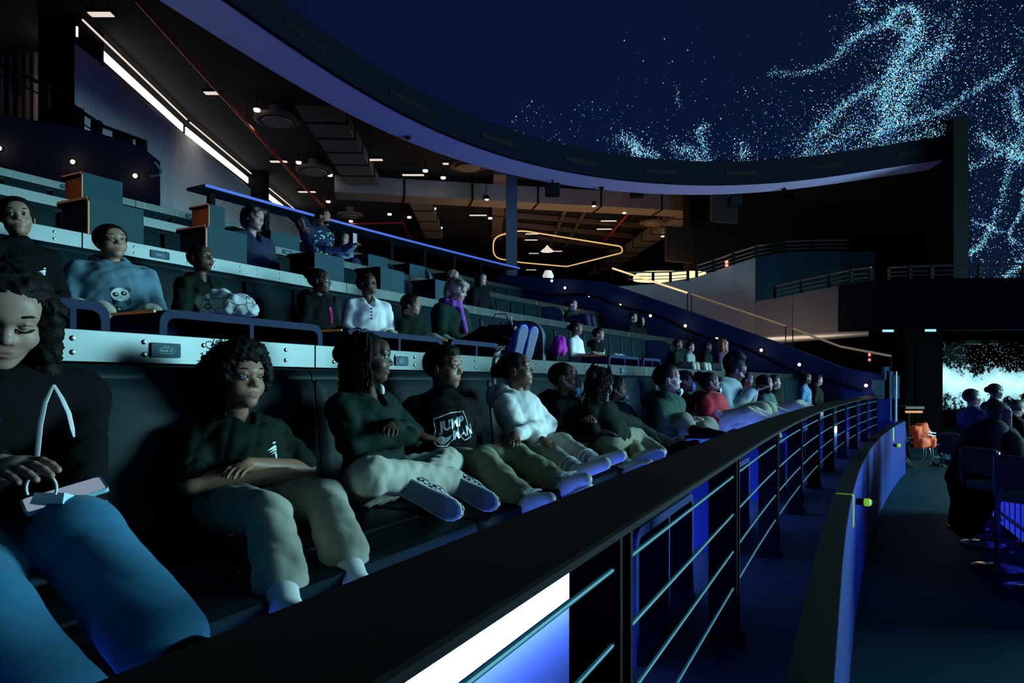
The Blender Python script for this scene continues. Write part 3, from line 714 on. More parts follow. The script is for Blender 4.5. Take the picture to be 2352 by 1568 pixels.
def flat_duct(name, pts, w, h, m_, seams, lab):
    e = empty(name, pts[0], lab, 'duct'); 
    for a, b in zip(pts[:-1], pts[1:]):
        d = (b-a).normalized(); sd = Vector((-d.y, d.x, 0)); N = max(1, int((b-a).length/seams)); 
        for i in range(N):
            q = a + (b-a)*((i+.5)/N); MB().box(q, (b-a).length/N/2-.03, w/2, h/2, d, sd).build('duct_section', m_, e)
        for i in range(1, N):
            q = a + (b-a)*(i/N); MB().box(q, .03, w/2+.03, h/2+.03, d, sd).build('flange', M_dark, e)
    return e
flat_duct('air_duct', [cp(725, 225, HC-.4), cp(835, 415, HC-.4)], 1.1, .35, mat('dull_duct', (.16,.14,.12), .6), 1.1, 'flat segmented air duct running away under the ceiling')
flat_duct('air_duct', [cp(768, 430, HC-.55), cp(1640, 478, HC-.55)], 1.0, .6, M_duct, 2.2, 'long tan duct crossing the concourse behind the column')
flat_duct('air_duct', [cp(960, 445, HC-.5), cp(998, 540, HC-.5)], .8, .35, mat('dull_duct', (.16,.14,.12), .6), 1.6, 'narrow segmented duct beyond the tan cross duct')
flat_duct('air_duct', [cp(1600, 470, HC-.6), cp(1390, 615, HC-.6)], .8, .4, M_duct, 1.4, 'tan duct slanting away by the brown side wall')
for a, b, wd in [((1150,395),(1140,545),.5),((1180,465),(1560,495),.14),((1130,490),(1500,520),.14),((1180,515),(1480,545),.14),((1150,535),(1430,570),.12),((1310,450),(1265,560),.12),((1345,480),(1300,560),.1)]:
    A, B = cp(*a, HC-.15), cp(*b, HC-.15); d = (B-A).normalized()
    structure(MB().box((A+B)/2, (B-A).length/2, wd/2, .1, d, Vector((-d.y, d.x, 0))).build('trim_beam', M_beam), 'brown steel beam under the concourse ceiling')
def pipe(pts, lab, r=.04, drop=.45):
    MBp = MB().tube([cp(a, b, HC-drop) for a, b in pts], r, 6); [MBp.tube([cp(a, b, HC-drop), Vector((*cp(a, b, HC-drop)[:2], HC))], .012, 5) for a, b in pts]; return tag(MBp.build('sprinkler_pipe', M_red, None, True), lab, 'pipe')
pipe([(312,0),(460,165),(560,275),(690,420),(745,478)], 'long red sprinkler pipe along the curtain side')
pipe([(775,515),(925,511),(948,560)], 'red sprinkler pipe bending down beyond the top row')
pipe([(1458,474),(1389,552)], 'red pipe run slanting beside the tan duct', .05)
pipe([(1512,478),(1511,508)], 'short red pipe stub above the round diffuser', .05)
# warm LED loop
lp = rounded([(1133,545),(1190,528),(1428,566),(1430,580),(1302,612),(1200,603),(1133,592)], [18,25,14,14,4,10,20], 5)
lp3 = [cp(a, b, HC-1.0) for a, b in lp]
e = empty('led_loop', lp3[0], 'glowing warm LED ring lamp hanging beyond the column', 'lamp')
MB().tube(lp3, 0.032, 6, closed=True).build('light_tube', E_loop, e, True)
for i in range(0, len(lp3), 6): MB().tube([lp3[i], Vector((lp3[i].x, lp3[i].y, HC))], .006, 5).build('hanger', M_black, e)
q = cp(1257, 577, HC-1.0); e2 = empty('pendant_lamp', q, 'white dome pendant lamp inside the LED ring', 'lamp')
MB().lathe(q, [(0.03,.3),(.1,.2),(.34,0),(.3,-.02),(0,.02)], 18).build('shade', E_lum, e2, True); MB().tube([q+Vector((0,0,.25)), q+Vector((0,0,1))], .015, 6).build('cord', M_black, e2)
for li, (px, py) in enumerate(sorted(((1434,486),(1118,455),(1532,555),(1522,540),(1364,470)))):
    q = cp(px, py, HC-.8); e2 = empty('spot_pendant', q, 'small black spot pendant, %s from left near the tan duct' % ORD[li], 'lamp', 'small spot pendants')
    MB().tube([q, q+Vector((0,0,.8))], .012, 5).build('cord', M_black, e2); MB().lathe(q, [(0,.12),(.07,.1),(.1,-.04),(0,-.03)], 12).build('can', M_black, e2); MB().lathe(q, [(0,-.045),(.08,-.045),(.05,-.075),(0,-.08)], 10).build('lens', E_down, e2)
# projector hanging at the ring
q = at(903, 268, 13.0); e = empty('projector', q, 'dark projector bracketed to the ring soffit edge', 'projector')
MB().box(q, .20, .22, .11, (.9,.3,0), (-.3,.9,0)).build('body', M_black, e, bevel=.02); MB().lathe(q+Vector((.12,-.2,.02)), [(0,0),(.09,0),(.08,.1),(0,.08)], 12, (.3,-1,-.2)).build('lens', mat('lens_glass', (.02,.05,.06), .1), e)
MB().prism([q+Vector((-.22,0,-.05)), q+Vector((-.45,.1,-.02)), q+Vector((-.1,.0,.22))], (0,.03,0)).build('bracket', M_black, e)
for li, (px, py, Y) in enumerate(((1269,436,15.2),(1463,441,17),(1688,462,18))):
    q = at(px, py, Y); e = empty('ceiling_speaker', q, 'black loudspeaker below the ring soffit, %s from the column' % ORD[li], 'speaker', 'loudspeakers below the ring')
    MB().box(q, .16, .14, .13).build('cabinet', M_black, e, bevel=.02); MB().tube([q+Vector((0,0,.1)), q+Vector((0,0,.5))], .02, 6).build('bracket', M_black, e)
# concourse warm light
area('concourse_wash', (3, 27, 3.6), (3.2, 27.5, 9), 10, 8, 190, (1, .62, .34))
area('concourse_wash_far', (-3, 30, 7.6), (-3, 30, 2), 8, 8, 90, (1, .75, .55))
# brown side wall with screens
structure(MB().box(at(1700, 560, 25.5), 2.4, .2, 4.2, (.93,.36,0), (-.36,.93,0)).build('wall_side_concourse', mat('brown_dark_wall', (0.022, 0.016, 0.012), .8, spec=.05)), 'brown side wall beyond the far stair')
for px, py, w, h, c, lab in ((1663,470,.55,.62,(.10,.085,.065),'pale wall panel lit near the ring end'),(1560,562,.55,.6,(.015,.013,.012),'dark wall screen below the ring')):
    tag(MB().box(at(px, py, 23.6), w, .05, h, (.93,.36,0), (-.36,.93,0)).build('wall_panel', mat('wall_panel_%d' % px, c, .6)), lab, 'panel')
# warm glowing oval cove
oq = at(1535, 640, 23.0); prof = [(1.14*math.copysign(abs(math.cos(a))**.55, math.cos(a))+(.12*math.sin(a) if math.cos(a) < 0 else 0), .48*math.copysign(abs(math.sin(a))**.5, math.sin(a))) for a in np.linspace(0, 2*math.pi, 36, endpoint=False)]
e = empty('cove_light', oq, 'glowing warm oval ceiling cove beyond the far stair', 'lamp')
MB().prism([Vector((oq.x+x*1.0, oq.y+y*2.2, 4.53)) for x, y in prof], (0,0,.08)).build('glowing_panel', emat('warm_cove', (1,.72,.36), 1.5), e)
# ---------------------------------------------------------------- far balcony
def band(name, pts, th, m_, lab, parent=None):
    """pts: (px, ytop, ybottom, Y)"""
    m2 = MB(); rings = []
    for px, yt, yb, Y in pts:
        a, b = at(px, yt, Y), at(px, yb, Y); k = Vector((a.x, a.y, 0)).normalized()*th
        rings.append([b, b+k, a+k, a])
    m2.loft(rings); o = m2.build(name, m_, parent, False)
    return structure(o, lab) if parent is None else o
band('wall_balcony', [(1380,660,700,19.5),(1500,652,740,19.4),(1600,636,770,19.2),(1680,609,775,19.0),(1735,591,774,18.8)], .3, M_grey, 'warm grey curved balcony wall beyond the far stair')
band('wall_balcony_front', [(1735.5,692,774,18.8),(1780,685,770,18.4),(1820,677,768,18.0)], .3, M_grey, 'warm grey balcony front with the seam line')
band('wall_balcony_side', [(1821,677,768,18.0),(1860,668,765,17.7),(1925,656,761,17.0)], .3, M_grey, 'grey balcony front next to the dark section')
band('wall_balcony_dark', [(1926,656,761,17.0),(2010,645,758,16.2),(2100,640,757,15.4),(2220,638,757,14.6),(2352,638,757,13.8),(2600,636,757,12.6)], .3, mat('dark_fascia_paint', (.007,.008,.013), .7, spec=.08), 'dark curved balcony front with railing, lower right')
band('wall_balcony_upper', [(1736,592,700,20.6),(1790,581,700,20.6),(1850,577,700,20.4),(1930,577,700,20.0),(2010,578,700,19.4)], .3, mat('teal_lit_plaster', (.02,.085,.105), .8, noise=.05), 'teal lit upper balcony wall')  # cyan light falling on this wall is put into the plaster colour
def railing(pts, lab, h=.55):
    e = empty('balcony_rail', at(*pts[0]), lab, 'railing'); P = [at(*q) for q in pts]
    for f, r in ((1.0, .022), (.62, .012), (.3, .012)): MB().tube([q+Vector((0,0,h*f)) for q in P], r, 6).build('rail_tube', mat('bronze_rail2', (.30,.26,.2), .35, metal=.6), e, True)
    for q in P[::1]: MB().box(q+Vector((0,0,h/2)), .035, .03, h/2).build('post', M_black, e)
railing([(1600,636,19.0),(1640,624,18.9),(1685,608,18.8),(1738,592,18.7),(1800,580,20.3),(1865,577,20.2),(1950,577,19.8)], 'thin bronze railing on the upper balcony ramp', .32)
railing([(1780,685,18.2),(1840,672,17.7),(1905,660,17.0),(1955,650,16.6),(2000,646,16.1)], 'bronze railing rising along the grey balcony front', .32)
railing([(2040,643,15.8),(2090,641,15.3),(2140,640,15.0),(2250,638,14.3),(2352,638,13.7),(2500,637,12.9)], 'dark railing along the balcony before the screen', .28)
railing([(1440,648,19.3),(1500,648,19.3),(1540,647,19.3),(1580,644,19.2)], 'low railing before the warm oval cove', .28)
# lit soffit and clutter below the balcony
m = MB(); m.hexa([at(1640,783,20.5), at(1995,760,17.6), at(1995,772,22), at(1640,800,24)] + [at(1640,783,20.5)+Vector((0,0,.05)), at(1995,760,17.6)+Vector((0,0,.05)), at(1995,772,22)+Vector((0,0,.05)), at(1640,800,24)+Vector((0,0,.05))])
structure(m.build('ceiling_balcony', mat('pale_soffit_paint', (.55,.5,.45), .8)), 'pale soffit below the far balcony')
area('balcony_uplight', at(1800, 830, 20.5), at(1800, 700, 20.5), 3, 2, 40, (1, .78, .58))
area('balcony_wash', at(1750, 835, 16.9), at(1720, 700, 19.2), 2.6, .5, 17, (1, .8, .66))
for px, py in ((2036,760),(2133,759)):
    q = at(px, py, 15.0); e = empty('wall_floodlight', q, 'small cyan lit floodlight under the dark balcony, %s' % ('nearer the grey wall' if px < 2100 else 'farther from the grey wall'), 'lamp')
    MB().box(q, .13, .06, .035).build('housing', M_black, e); MB().box(q+Vector((0,-.065,0)), .12, .008, .026).build('lens', emat('cyan_flood', (.35,.8,1), 1.0, False), e)
structure(MB().box(at(1900, 850, 27), 7, .2, 3.5).build('wall_under_balcony', M_void), 'black wall below the far balcony')
for i, (px, w, lab) in enumerate(((2120, .45, 'black column left of the bright lower screen'), (2075, .16, 'narrow black post beyond the far landing'))):
    structure(MB().box(at(px, 900, 19.5), w/1.2, .3, 2.9).build('trim_%d' % (5+i), M_void), lab)
for px, py, h, c in ((1959,860,.10,(1,.2,.35)),(1959,878,.07,(1,.3,.5)),(1997,812,.12,(1,.15,.1)),(1997,826,.06,(1,.12,.1)),(1669,605,.10,(1,.25,.2))):
    q = at(px, py, 26.75 if px > 1700 else 18.9); tag(MB().box(q, .035, .03, h*.8).build('red_sign_light', emat('red_sign_%d' % int(px), c, 2.0, False)), {(1959,860):'upper pink light strip below the balcony',(1959,878):'lower pink light strip below the balcony',(1997,812):'taller red light strip below the balcony',(1997,826):'shorter red light strip below the balcony'}[(px,py)] if px > 1700 else 'tiny red light on the balcony rail', 'light', 'tiny red lights')
# stacked grey slabs at the landing end
for i, (px, py0, py1, w) in enumerate(((2021,872,905,.13),(2034,842,905,.05),(2041,852,905,.07),(2055,862,905,.07))):
    q0, q1 = at(px, py1+10, 13.8), at(px, py0, 13.8)
    tag(MB().box((q0+q1)/2, w, .05, (q1.z-q0.z)/2).build('upright_slab', mat('slate_slab', (.02,.045,.075), .7, spec=.05)), '%s slate blue upright slab at the end of the rail' % ORD[i], 'panel', 'slate slabs at the landing')
# ---------------------------------------------------------------- lower bright screen
M_scr, nt, b = new_mat('lower_led_screen')
tc = nt.nodes.new('ShaderNodeTexCoord'); N = nt.nodes.new
def nod(t, **k):
    n = N(t)
    for a, v in k.items(): setattr(n, a, v)
    return n
no = nod('ShaderNodeTexNoise'); no.inputs['Scale'].default_value = 7.0; no.inputs['Detail'].default_value = 5; no.inputs['Roughness'].default_value = .75
vo = nod('ShaderNodeTexVoronoi'); vo.inputs['Scale'].default_value = 13.0
n3 = nod('ShaderNodeTexNoise'); n3.inputs['Scale'].default_value = .55; n3.inputs['Detail'].default_value = 3
sx = nod('ShaderNodeSeparateXYZ')
for q in (no, vo, n3): nt.links.new(tc.outputs['Object'], q.inputs['Vector'])
nt.links.new(tc.outputs['Object'], sx.inputs[0])
def mth(op, a, b=None, c=None):
    n = nod('ShaderNodeMath', operation=op)
    for i, x in enumerate((a, b, c)):
        if x is None: continue
        if isinstance(x, (int, float)): n.inputs[i].default_value = x
        else: nt.links.new(x, n.inputs[i])
    return n.outputs[0]
# wavy bright band a little below the middle of the screen
wav = mth('MULTIPLY', mth('SUBTRACT', n3.outputs['Fac'], .5), 2.0)
dz = mth('ABSOLUTE', mth('SUBTRACT', mth('ADD', sx.outputs['Z'], .30), wav))
band_ = mth('POWER', mth('MAXIMUM', mth('SUBTRACT', 1.0, mth('MULTIPLY', dz, .9)), 0.0), 1.5)
dens = mth('ADD', mth('MULTIPLY', band_, .55), .17)
spk = mth('GREATER_THAN', mth('ADD', no.outputs['Fac'], dens), .86)
stars = mth('LESS_THAN', vo.outputs['Distance'], mth('ADD', .20, mth('MULTIPLY', band_, .20)))
amt = mth('ADD', mth('MULTIPLY', spk, mth('ADD', mth('MULTIPLY', band_, 1.4), .25)), mth('MULTIPLY', stars, .45))
b.inputs['Base Color'].default_value = (0,0,0,1); b.inputs['Emission Color'].default_value = (.42, .88, 1, 1)
nt.links.new(amt, b.inputs['Emission Strength']); M_scr.cycles.emission_sampling = 'NONE'
q0, q1 = at(2166, 940, 25), at(2166, 787, 25)
scr = MB().box((0,0,0), 4.2, .06, (q1.z-q0.z)/2); o = scr.build('led_wall', M_scr); o.location = (q0.x+4.2, 25, (q0.z+q1.z)/2)
tag(o, 'bright lower screen full of white and cyan particles', 'screen')
q = at(2247, 786, 24.2); e = empty('screen_projector', q, 'pale flat projector above the lower screen', 'projector'); MB().box(q, .55, .2, .06).build('body', M_grey, e); MB().box(q+Vector((0,.45,.05)), .05, .35, .03).build('bracket', M_black, e); MB().lathe(q+Vector((.1,-.2,-.02)), [(0,0),(.11,0),(.1,.08),(0,.08)], 12, (0,-1,0)).build('lens', M_black, e)
# ---------------------------------------------------------------- soft-body field modeller (smooth unions on a grid, surface nets)
class Field:
    def __init__(self, lo, hi, h):
        self.lo = np.array(lo, np.float32); self.h = float(h)
        self.n = np.maximum(np.ceil((np.array(hi)-self.lo)/h).astype(int)+1, 4)
        self.d = np.full(tuple(self.n), 1e3, np.float32)
    def sub(self, a, b):
        i0 = np.clip(np.floor((np.minimum(a, b)-self.lo)/self.h).astype(int), 0, self.n-1)
        i1 = np.clip(np.ceil((np.maximum(a, b)-self.lo)/self.h).astype(int)+1, 1, self.n)
        if np.any(i1 <= i0): return None
        sl = tuple(slice(i0[k], i1[k]) for k in range(3))
        ax = [self.lo[k] + self.h*np.arange(i0[k], i1[k], dtype=np.float32) for k in range(3)]
        return sl, ax[0][:,None,None], ax[1][None,:,None], ax[2][None,None,:]
    def _merge(self, sl, e, k, cut):
        a = self.d[sl]
        if cut:
            if k <= 0: self.d[sl] = np.maximum(a, -e); return
            h = np.maximum(k-np.abs(a+e), 0)/k; self.d[sl] = np.maximum(a, -e) + h*h*k*.25
        else:
            if k <= 0: self.d[sl] = np.minimum(a, e); return
            h = np.maximum(k-np.abs(a-e), 0)/k; self.d[sl] = np.minimum(a, e) - h*h*k*.25
    def cone(self, a, b, ra, rb, k=0.02, cut=False):
        a = np.array(a, np.float32); b = np.array(b, np.float32); R = max(ra, rb)+k+2.5*self.h
        g = self.sub(np.minimum(a, b)-R, np.maximum(a, b)+R)
        if g is None: return self
        sl, x, y, z = g; ba = b-a; bb = float(ba@ba)+1e-12
        t = np.clip(((x-a[0])*ba[0]+(y-a[1])*ba[1]+(z-a[2])*ba[2])/bb, 0, 1)
        e = np.sqrt((x-a[0]-t*ba[0])**2+(y-a[1]-t*ba[1])**2+(z-a[2]-t*ba[2])**2) - (ra+(rb-ra)*t)
        self._merge(sl, e, k, cut); return self
    def chain(self, pts, rs, k=0.02):
        for i in range(len(pts)-1): self.cone(pts[i], pts[i+1], rs[i], rs[i+1], k)
        return self
    def ell(self, c, r, k=0.02, R=None, cut=False):
        c = np.array(c, np.float32); r = np.array(r, np.float32); M = max(r)+k+2.5*self.h
        g = self.sub(c-M, c+M)
        if g is None: return self
        sl, x, y, z = g; x, y, z = x-c[0], y-c[1], z-c[2]
        if R is not None: X, Y, Z = [x*R[i][0]+y*R[i][1]+z*R[i][2] for i in range(3)]
        else: X, Y, Z = x, y, z
        k0 = np.sqrt((X/r[0])**2+(Y/r[1])**2+(Z/r[2])**2); k1 = np.sqrt((X/r[0]**2)**2+(Y/r[1]**2)**2+(Z/r[2]**2)**2)+1e-9
        self._merge(sl, (k0*(k0-1)/k1).astype(np.float32), k, cut); return self
    def box(self, c, r, rad=0.01, k=0.01, R=None, cut=False):
        c = np.array(c, np.float32); M = float(np.linalg.norm(r))+rad+k+2.5*self.h
        g = self.sub(c-M, c+M)
        if g is None: return self
        sl, x, y, z = g; x, y, z = x-c[0], y-c[1], z-c[2]
        if R is not None: X, Y, Z = [x*R[i][0]+y*R[i][1]+z*R[i][2] for i in range(3)]
        else: X, Y, Z = x, y, z
        qx, qy, qz = np.abs(X)-r[0]+rad, np.abs(Y)-r[1]+rad, np.abs(Z)-r[2]+rad
        e = np.sqrt(np.maximum(qx, 0)**2+np.maximum(qy, 0)**2+np.maximum(qz, 0)**2)+np.minimum(np.maximum(qx, np.maximum(qy, qz)), 0)-rad
        self._merge(sl, e.astype(np.float32), k, cut); return self
    def grid(self):
        ax = [self.lo[k] + self.h*np.arange(self.n[k], dtype=np.float32) for k in range(3)]
        return ax[0][:,None,None], ax[1][None,:,None], ax[2][None,None,:]
    def wrinkle(self, amp, wl, seed, mask=None):
        x, y, z = self.grid(); r = np.random.RandomState(seed); w = 0
        for i in range(4):
            v = r.randn(3); v /= np.linalg.norm(v); f = 2*math.pi/(wl*(0.7+.8*r.rand())); u = r.randn(3)*.5*f; ph = r.rand(3)*6.28
            w = w + 1-2*np.abs(np.sin(.5*((x*v[0]+y*v[1]+z*v[2])*f + 1.3*np.sin(x*u[0]+y*u[1]+z*u[2]+ph[1]) + ph[0])))
        w = (w*(amp/3.0)).astype(np.float32)
        if mask is not None: w = w*mask(x, y, z)
        self.d += w; return self
    def lumps(self, amp, wl, seed):
        x, y, z = self.grid(); f = 2*math.pi/wl; r = np.random.RandomState(seed); p = r.rand(6)*6.28
        w = np.sin(x*f+p[0]+1.2*np.sin(z*f*.7))*np.sin(y*f+p[1]+1.2*np.sin(x*f*.6))*np.sin(z*f+p[2]+1.2*np.sin(y*f*.8))
        w = w + .6*np.sin(x*f*1.9+p[3])*np.sin(y*f*1.8+p[4])*np.sin(z*f*1.7+p[5]); self.d -= (amp*w).astype(np.float32); return self
    def value(self, P):
        q = (np.asarray(P, np.float32)-self.lo)/self.h; i = np.clip(np.floor(q).astype(int), 0, self.n-2); f = np.clip(q-i, 0, 1); o = 0
        for a in (0,1):
            for b in (0,1):
                for c in (0,1):
                    wgt = (f[:,0] if a else 1-f[:,0])*(f[:,1] if b else 1-f[:,1])*(f[:,2] if c else 1-f[:,2])
                    o = o + wgt*self.d[i[:,0]+a, i[:,1]+b, i[:,2]+c]
        return o
    def net(self):
        d = self.d; d[0]=d[-1]=np.maximum(d[0],.001); 
        d[0] = np.maximum(d[0], .001); d[-1] = np.maximum(d[-1], .001); d[:,0] = np.maximum(d[:,0], .001); d[:,-1] = np.maximum(d[:,-1], .001); d[:,:,0] = np.maximum(d[:,:,0], .001); d[:,:,-1] = np.maximum(d[:,:,-1], .001)
        s = d < 0
        c = s[:-1,:-1,:-1].astype(np.int8)
        for a in (0,1):
            for b in (0,1):
                for e in (0,1):
                    if a or b or e: c = c + s[a:s.shape[0]-1+a, b:s.shape[1]-1+b, e:s.shape[2]-1+e]
        I = np.argwhere((c > 0) & (c < 8))
        if len(I) == 0: return np.zeros((0,3)), np.zeros((0,4), int)
        cor = np.array([(a,b,e) for a in (0,1) for b in (0,1) for e in (0,1)])
        val = np.stack([d[I[:,0]+q[0], I[:,1]+q[1], I[:,2]+q[2]] for q in cor], 1)
        acc = np.zeros((len(I),3)); cnt = np.zeros(len(I))
        for i in range(8):
            for j in range(i+1, 8):
                if np.abs(cor[i]-cor[j]).sum() != 1: continue
                m = (val[:,i] < 0) != (val[:,j] < 0); t = val[:,i]/(val[:,i]-val[:,j]+1e-20)
                P = cor[i][None]+(cor[j]-cor[i])[None]*t[:,None]; acc[m] += P[m]; cnt[m] += 1
        V = (I + acc/cnt[:,None])*self.h + self.lo
        idm = np.full(c.shape, -1, np.int32); idm[I[:,0],I[:,1],I[:,2]] = np.arange(len(I)); F = []
        for ax in range(3):
            sl0 = [slice(None)]*3; sl1 = [slice(None)]*3; sl0[ax] = slice(0,-1); sl1[ax] = slice(1,None)
            ch = s[tuple(sl0)] != s[tuple(sl1)]; E = np.argwhere(ch)
            u, v = (ax+1)%3, (ax+2)%3
            ok = (E[:,u] > 0) & (E[:,v] > 0) & (E[:,u] < self.n[u]-1) & (E[:,v] < self.n[v]-1); E = E[ok]
            flip = s[E[:,0],E[:,1],E[:,2]]
            q = []
            for du, dv_ in ((-1,-1),(0,-1),(0,0),(-1,0)):
                T = E.copy(); T[:,u] += du; T[:,v] += dv_; q.append(idm[T[:,0],T[:,1],T[:,2]])
            Q = np.stack(q, 1); Q[~flip] = Q[~flip][:, ::-1]; F.append(Q)
        F = np.concatenate(F); F = F[(F >= 0).all(1)]
        return V, F
def relax(V, F, it=1, lam=.5):
    n = len(V)
    for _ in range(it):
        acc = np.zeros_like(V); cnt = np.zeros(n)
        for k in range(4):
            a, b = F[:,k], F[:,(k+1)%4]
            for c in range(3): acc[:,c] += np.bincount(a, V[b,c], n) + np.bincount(b, V[a,c], n)
            cnt += np.bincount(a, minlength=n)+np.bincount(b, minlength=n)
        V = V*(1-lam)+lam*acc/np.maximum(cnt,1)[:,None]
    return V
def field_obj(F, name, m, parent, it=1):
    V, Q = F.net()
    if len(Q) == 0: return None
    if it: V = relax(V, Q, it)
    return link_mesh(name, raw_mesh(name, V, Q, True), m, parent)

# ---------------------------------------------------------------- heads, one unit high, looking along +y, right hand side +x
HEADLIB = {}
def head_mesh(kind, h):
    key = (kind, h)
    if key in HEADLIB: return HEADLIB[key]
    ch = kind.startswith('child'); op = kind.endswith('open')
    F = Field((-.5,-.62,-.98), (.5,.62,.62), h)
    F.ell((0,-.07,.125), (.345,.425,.375), .02)
    F.ell((0,.09,-.13), (.275 if ch else .265,.30,.335), .10)
    F.cone((-.13,-.02,-.27), (-.055,.20,-.385 if ch else -.40), .12, .085, .10); F.cone((.13,-.02,-.27), (.055,.20,-.385 if ch else -.40), .12, .085, .10)
    F.ell((0,.265,-.40 if ch else -.42), (.10,.085,.085), .06)
    for s in (-1, 1):
        F.ell((s*.155,.215,-.155), (.125,.125,.13 if ch else .10), .08)
        F.cone((s*.04,.365,.085), (s*.20,.30,.095), .05, .045, .06)
    F.ell((0,.30,.19), (.20,.10,.14), .12)
    for s in (-1, 1): F.ell((s*.135,.415,.012), (.085,.085,.055), .05, cut=True)
    F.cone((0,.345,.04), (0,.405,-.10), .035, .05, .04)
    F.ell((0,.43,-.125), (.050,.055,.045), .03)
    for s in (-1, 1): F.ell((s*.052,.385,-.14), (.038,.05,.035), .025); F.ell((s*.026,.415,-.17), (.016,.03,.016), .012, cut=True)
    F.ell((0,.30,-.275), (.135,.075,.085), .05)
    if op:
        F.ell((0,.345,-.315), (.085,.055,.07), .03); F.ell((0,.385,-.318), (.052,.11,.048), .02, cut=True)
        F.ell((0,.372,-.26), (.075,.03,.02), .012); F.ell((0,.365,-.375), (.065,.032,.022), .012)
    else:
        F.ell((0,.370,-.262), (.088,.034,.023), .015); F.ell((0,.362,-.305), (.078,.036,.027), .015)
        F.cone((-.09,.37,-.283), (.09,.37,-.283), .006, .006, .008, cut=True) if False else F.cone((-.085,.39,-.282), (.085,.39,-.282), .012, .012, .012, cut=True)
    for s in (-1, 1):   # eyelids and ears
        F.cone((s*.062,.368,.034), (s*.135,.386,.056), .018, .025, .012); F.cone((s*.135,.386,.056), (s*.212,.335,.030), .025, .016, .012)
        F.cone((s*.065,.360,-.020), (s*.135,.373,-.036), .014, .017, .012); F.cone((s*.135,.373,-.036), (s*.205,.335,-.017), .017, .013, .012)
        F.ell((s*.352,-.035,-.03), (.032,.085,.125), .02); F.ell((s*.385,-.02,-.02), (.022,.05,.075), .012, cut=True); F.ell((s*.345,-.01,-.125), (.028,.04,.045), .02)
    F.cone((0,-.09,-.22), (0,-.17,-.95), .185 if ch else .205, .19 if ch else .23, .09)
    V, Q = F.net(); V = relax(V, Q, 1, .5)
    C = V[Q].mean(1); mi = np.zeros(len(Q), np.int32)
    def inside(c, r): return (((C-np.array(c))/np.array(r))**2).sum(1) < 1
    if op: mi[inside((0,.40,-.318),(.088,.075,.082))] = 1; mi[inside((0,.33,-.318),(.055,.06,.05))] = 2
    else: mi[inside((0,.40,-.262),(.093,.06,.028)) | inside((0,.395,-.306),(.082,.06,.032))] = 1
    HEADLIB[key] = (V, Q, mi); return HEADLIB[key]
HAIRLIB = {}
def hair_mesh(style, h):
    key = (style, h)
    if key in HAIRLIB: return HAIRLIB[key]
    F = Field((-.85,-.95,-1.5 if style in ('long','longwave') else -.75), (.85,.75,.95), h)
    def facecut(zt, yt=.20, low=-.08, kk=.05):
        F.box((0,yt+.5,zt-.6), (.7,.5,.6), .06, kk, cut=True); F.box((0,.35,low-.5), (.7,.40,.5), .05, kk, cut=True)
        F.box((0,0,-1.0), (.8,.8,.62), .05, .04, cut=True)
    if style == 'buzz':
        F.ell((0,-.075,.135), (.358,.437,.385), .0); facecut(.30,.22,-.10)
    elif style == 'fade':
        F.ell((0,-.075,.145), (.362,.443,.395), .0); F.ell((0,.0,.36), (.30,.36,.19), .08); facecut(.31,.22,-.06)
    elif style == 'short':
        F.ell((0,-.085,.14), (.375,.455,.40), .0); F.ell((0,.10,.40), (.30,.30,.15), .12); facecut(.27,.20,-.08)
        F.cone((-.2,.26,.33), (.12,.33,.27), .08, .05, .06); F.lumps(.012,.16,3)
    elif style == 'bowl':
        F.ell((0,-.07,.14), (.40,.47,.41), .0); F.box((0,.72,-.42), (.7,.5,.55), .05, .04, cut=True); F.box((0,.40,-.62), (.7,.42,.5), .05, .04, cut=True)
        F.box((0,0,-1.0), (.8,.8,.62), .05, .04, cut=True); F.lumps(.010,.11,4)
    elif style == 'curly':
        F.ell((0,-.12,.13), (.52,.54,.46), .0); F.ell((0,.12,.42), (.40,.36,.24), .12); F.ell((-.02,-.26,-.16), (.50,.36,.36), .12); F.ell((-.30,.06,.05), (.22,.28,.34), .1)
        F.box((.02,.86,-.42), (.30,.62,.66), .10, .10, cut=True); F.box((0,.45,-.72), (.7,.42,.5), .05, .06, cut=True); F.lumps(.045,.20,5)
    elif style == 'puff':
        F.ell((0,-.085,.14), (.37,.45,.395), .0); facecut(.30,.22,-.08); F.ell((-.05,-.42,.36), (.30,.28,.28), .04); F.lumps(.02,.16,6)
    elif style == 'bunhigh':
        F.ell((0,-.085,.14), (.38,.46,.40), .0); facecut(.30,.22,-.1); F.ell((0,-.12,.58), (.36,.36,.24), .05); F.ell((0,-.4,.3), (.3,.22,.3), .08); F.lumps(.03,.16,9)
    elif style in ('long', 'longwave'):
        F.ell((0,-.085,.14), (.395,.47,.41), .0); facecut(.26,.17,-.2,.05)
        F2 = [(-.33,-.05,.1,-.36,.02,-.75), (.33,-.05,.1,.36,.02,-.75), (-.30,-.28,.0,-.32,-.30,-1.0), (.30,-.28,.0,.32,-.30,-1.0), (0,-.38,0,0,-.42,-1.15), (-.36,.10,.12,-.37,.14,-.55), (.36,.10,.12,.37,.14,-.55)]
        for a in F2: F.cone(a[:3], a[3:], .13, .12, .10)
        F.lumps(.022,.15,7) if style == 'long' else F.lumps(.04,.22,8)
    elif style == 'pulled':
        F.ell((0,-.085,.135), (.365,.45,.388), .0); facecut(.31,.22,-.06); F.ell((0,-.55,.10), (.17,.17,.2), .08); F.lumps(.006,.08,11)
    elif style == 'wavyshort':
        F.ell((0,-.10,.13), (.42,.50,.43), .0); facecut(.24,.20,-.22,.06); F.ell((-.25,.18,.32), (.22,.25,.16), .1); F.ell((.25,.18,.32), (.22,.25,.16), .1); F.ell((0,-.36,-.15), (.34,.22,.3), .1); F.lumps(.03,.2,12)
    V, Q = F.net(); V = relax(V, Q, 1, .4); HAIRLIB[key] = (V, Q); return HAIRLIB[key]
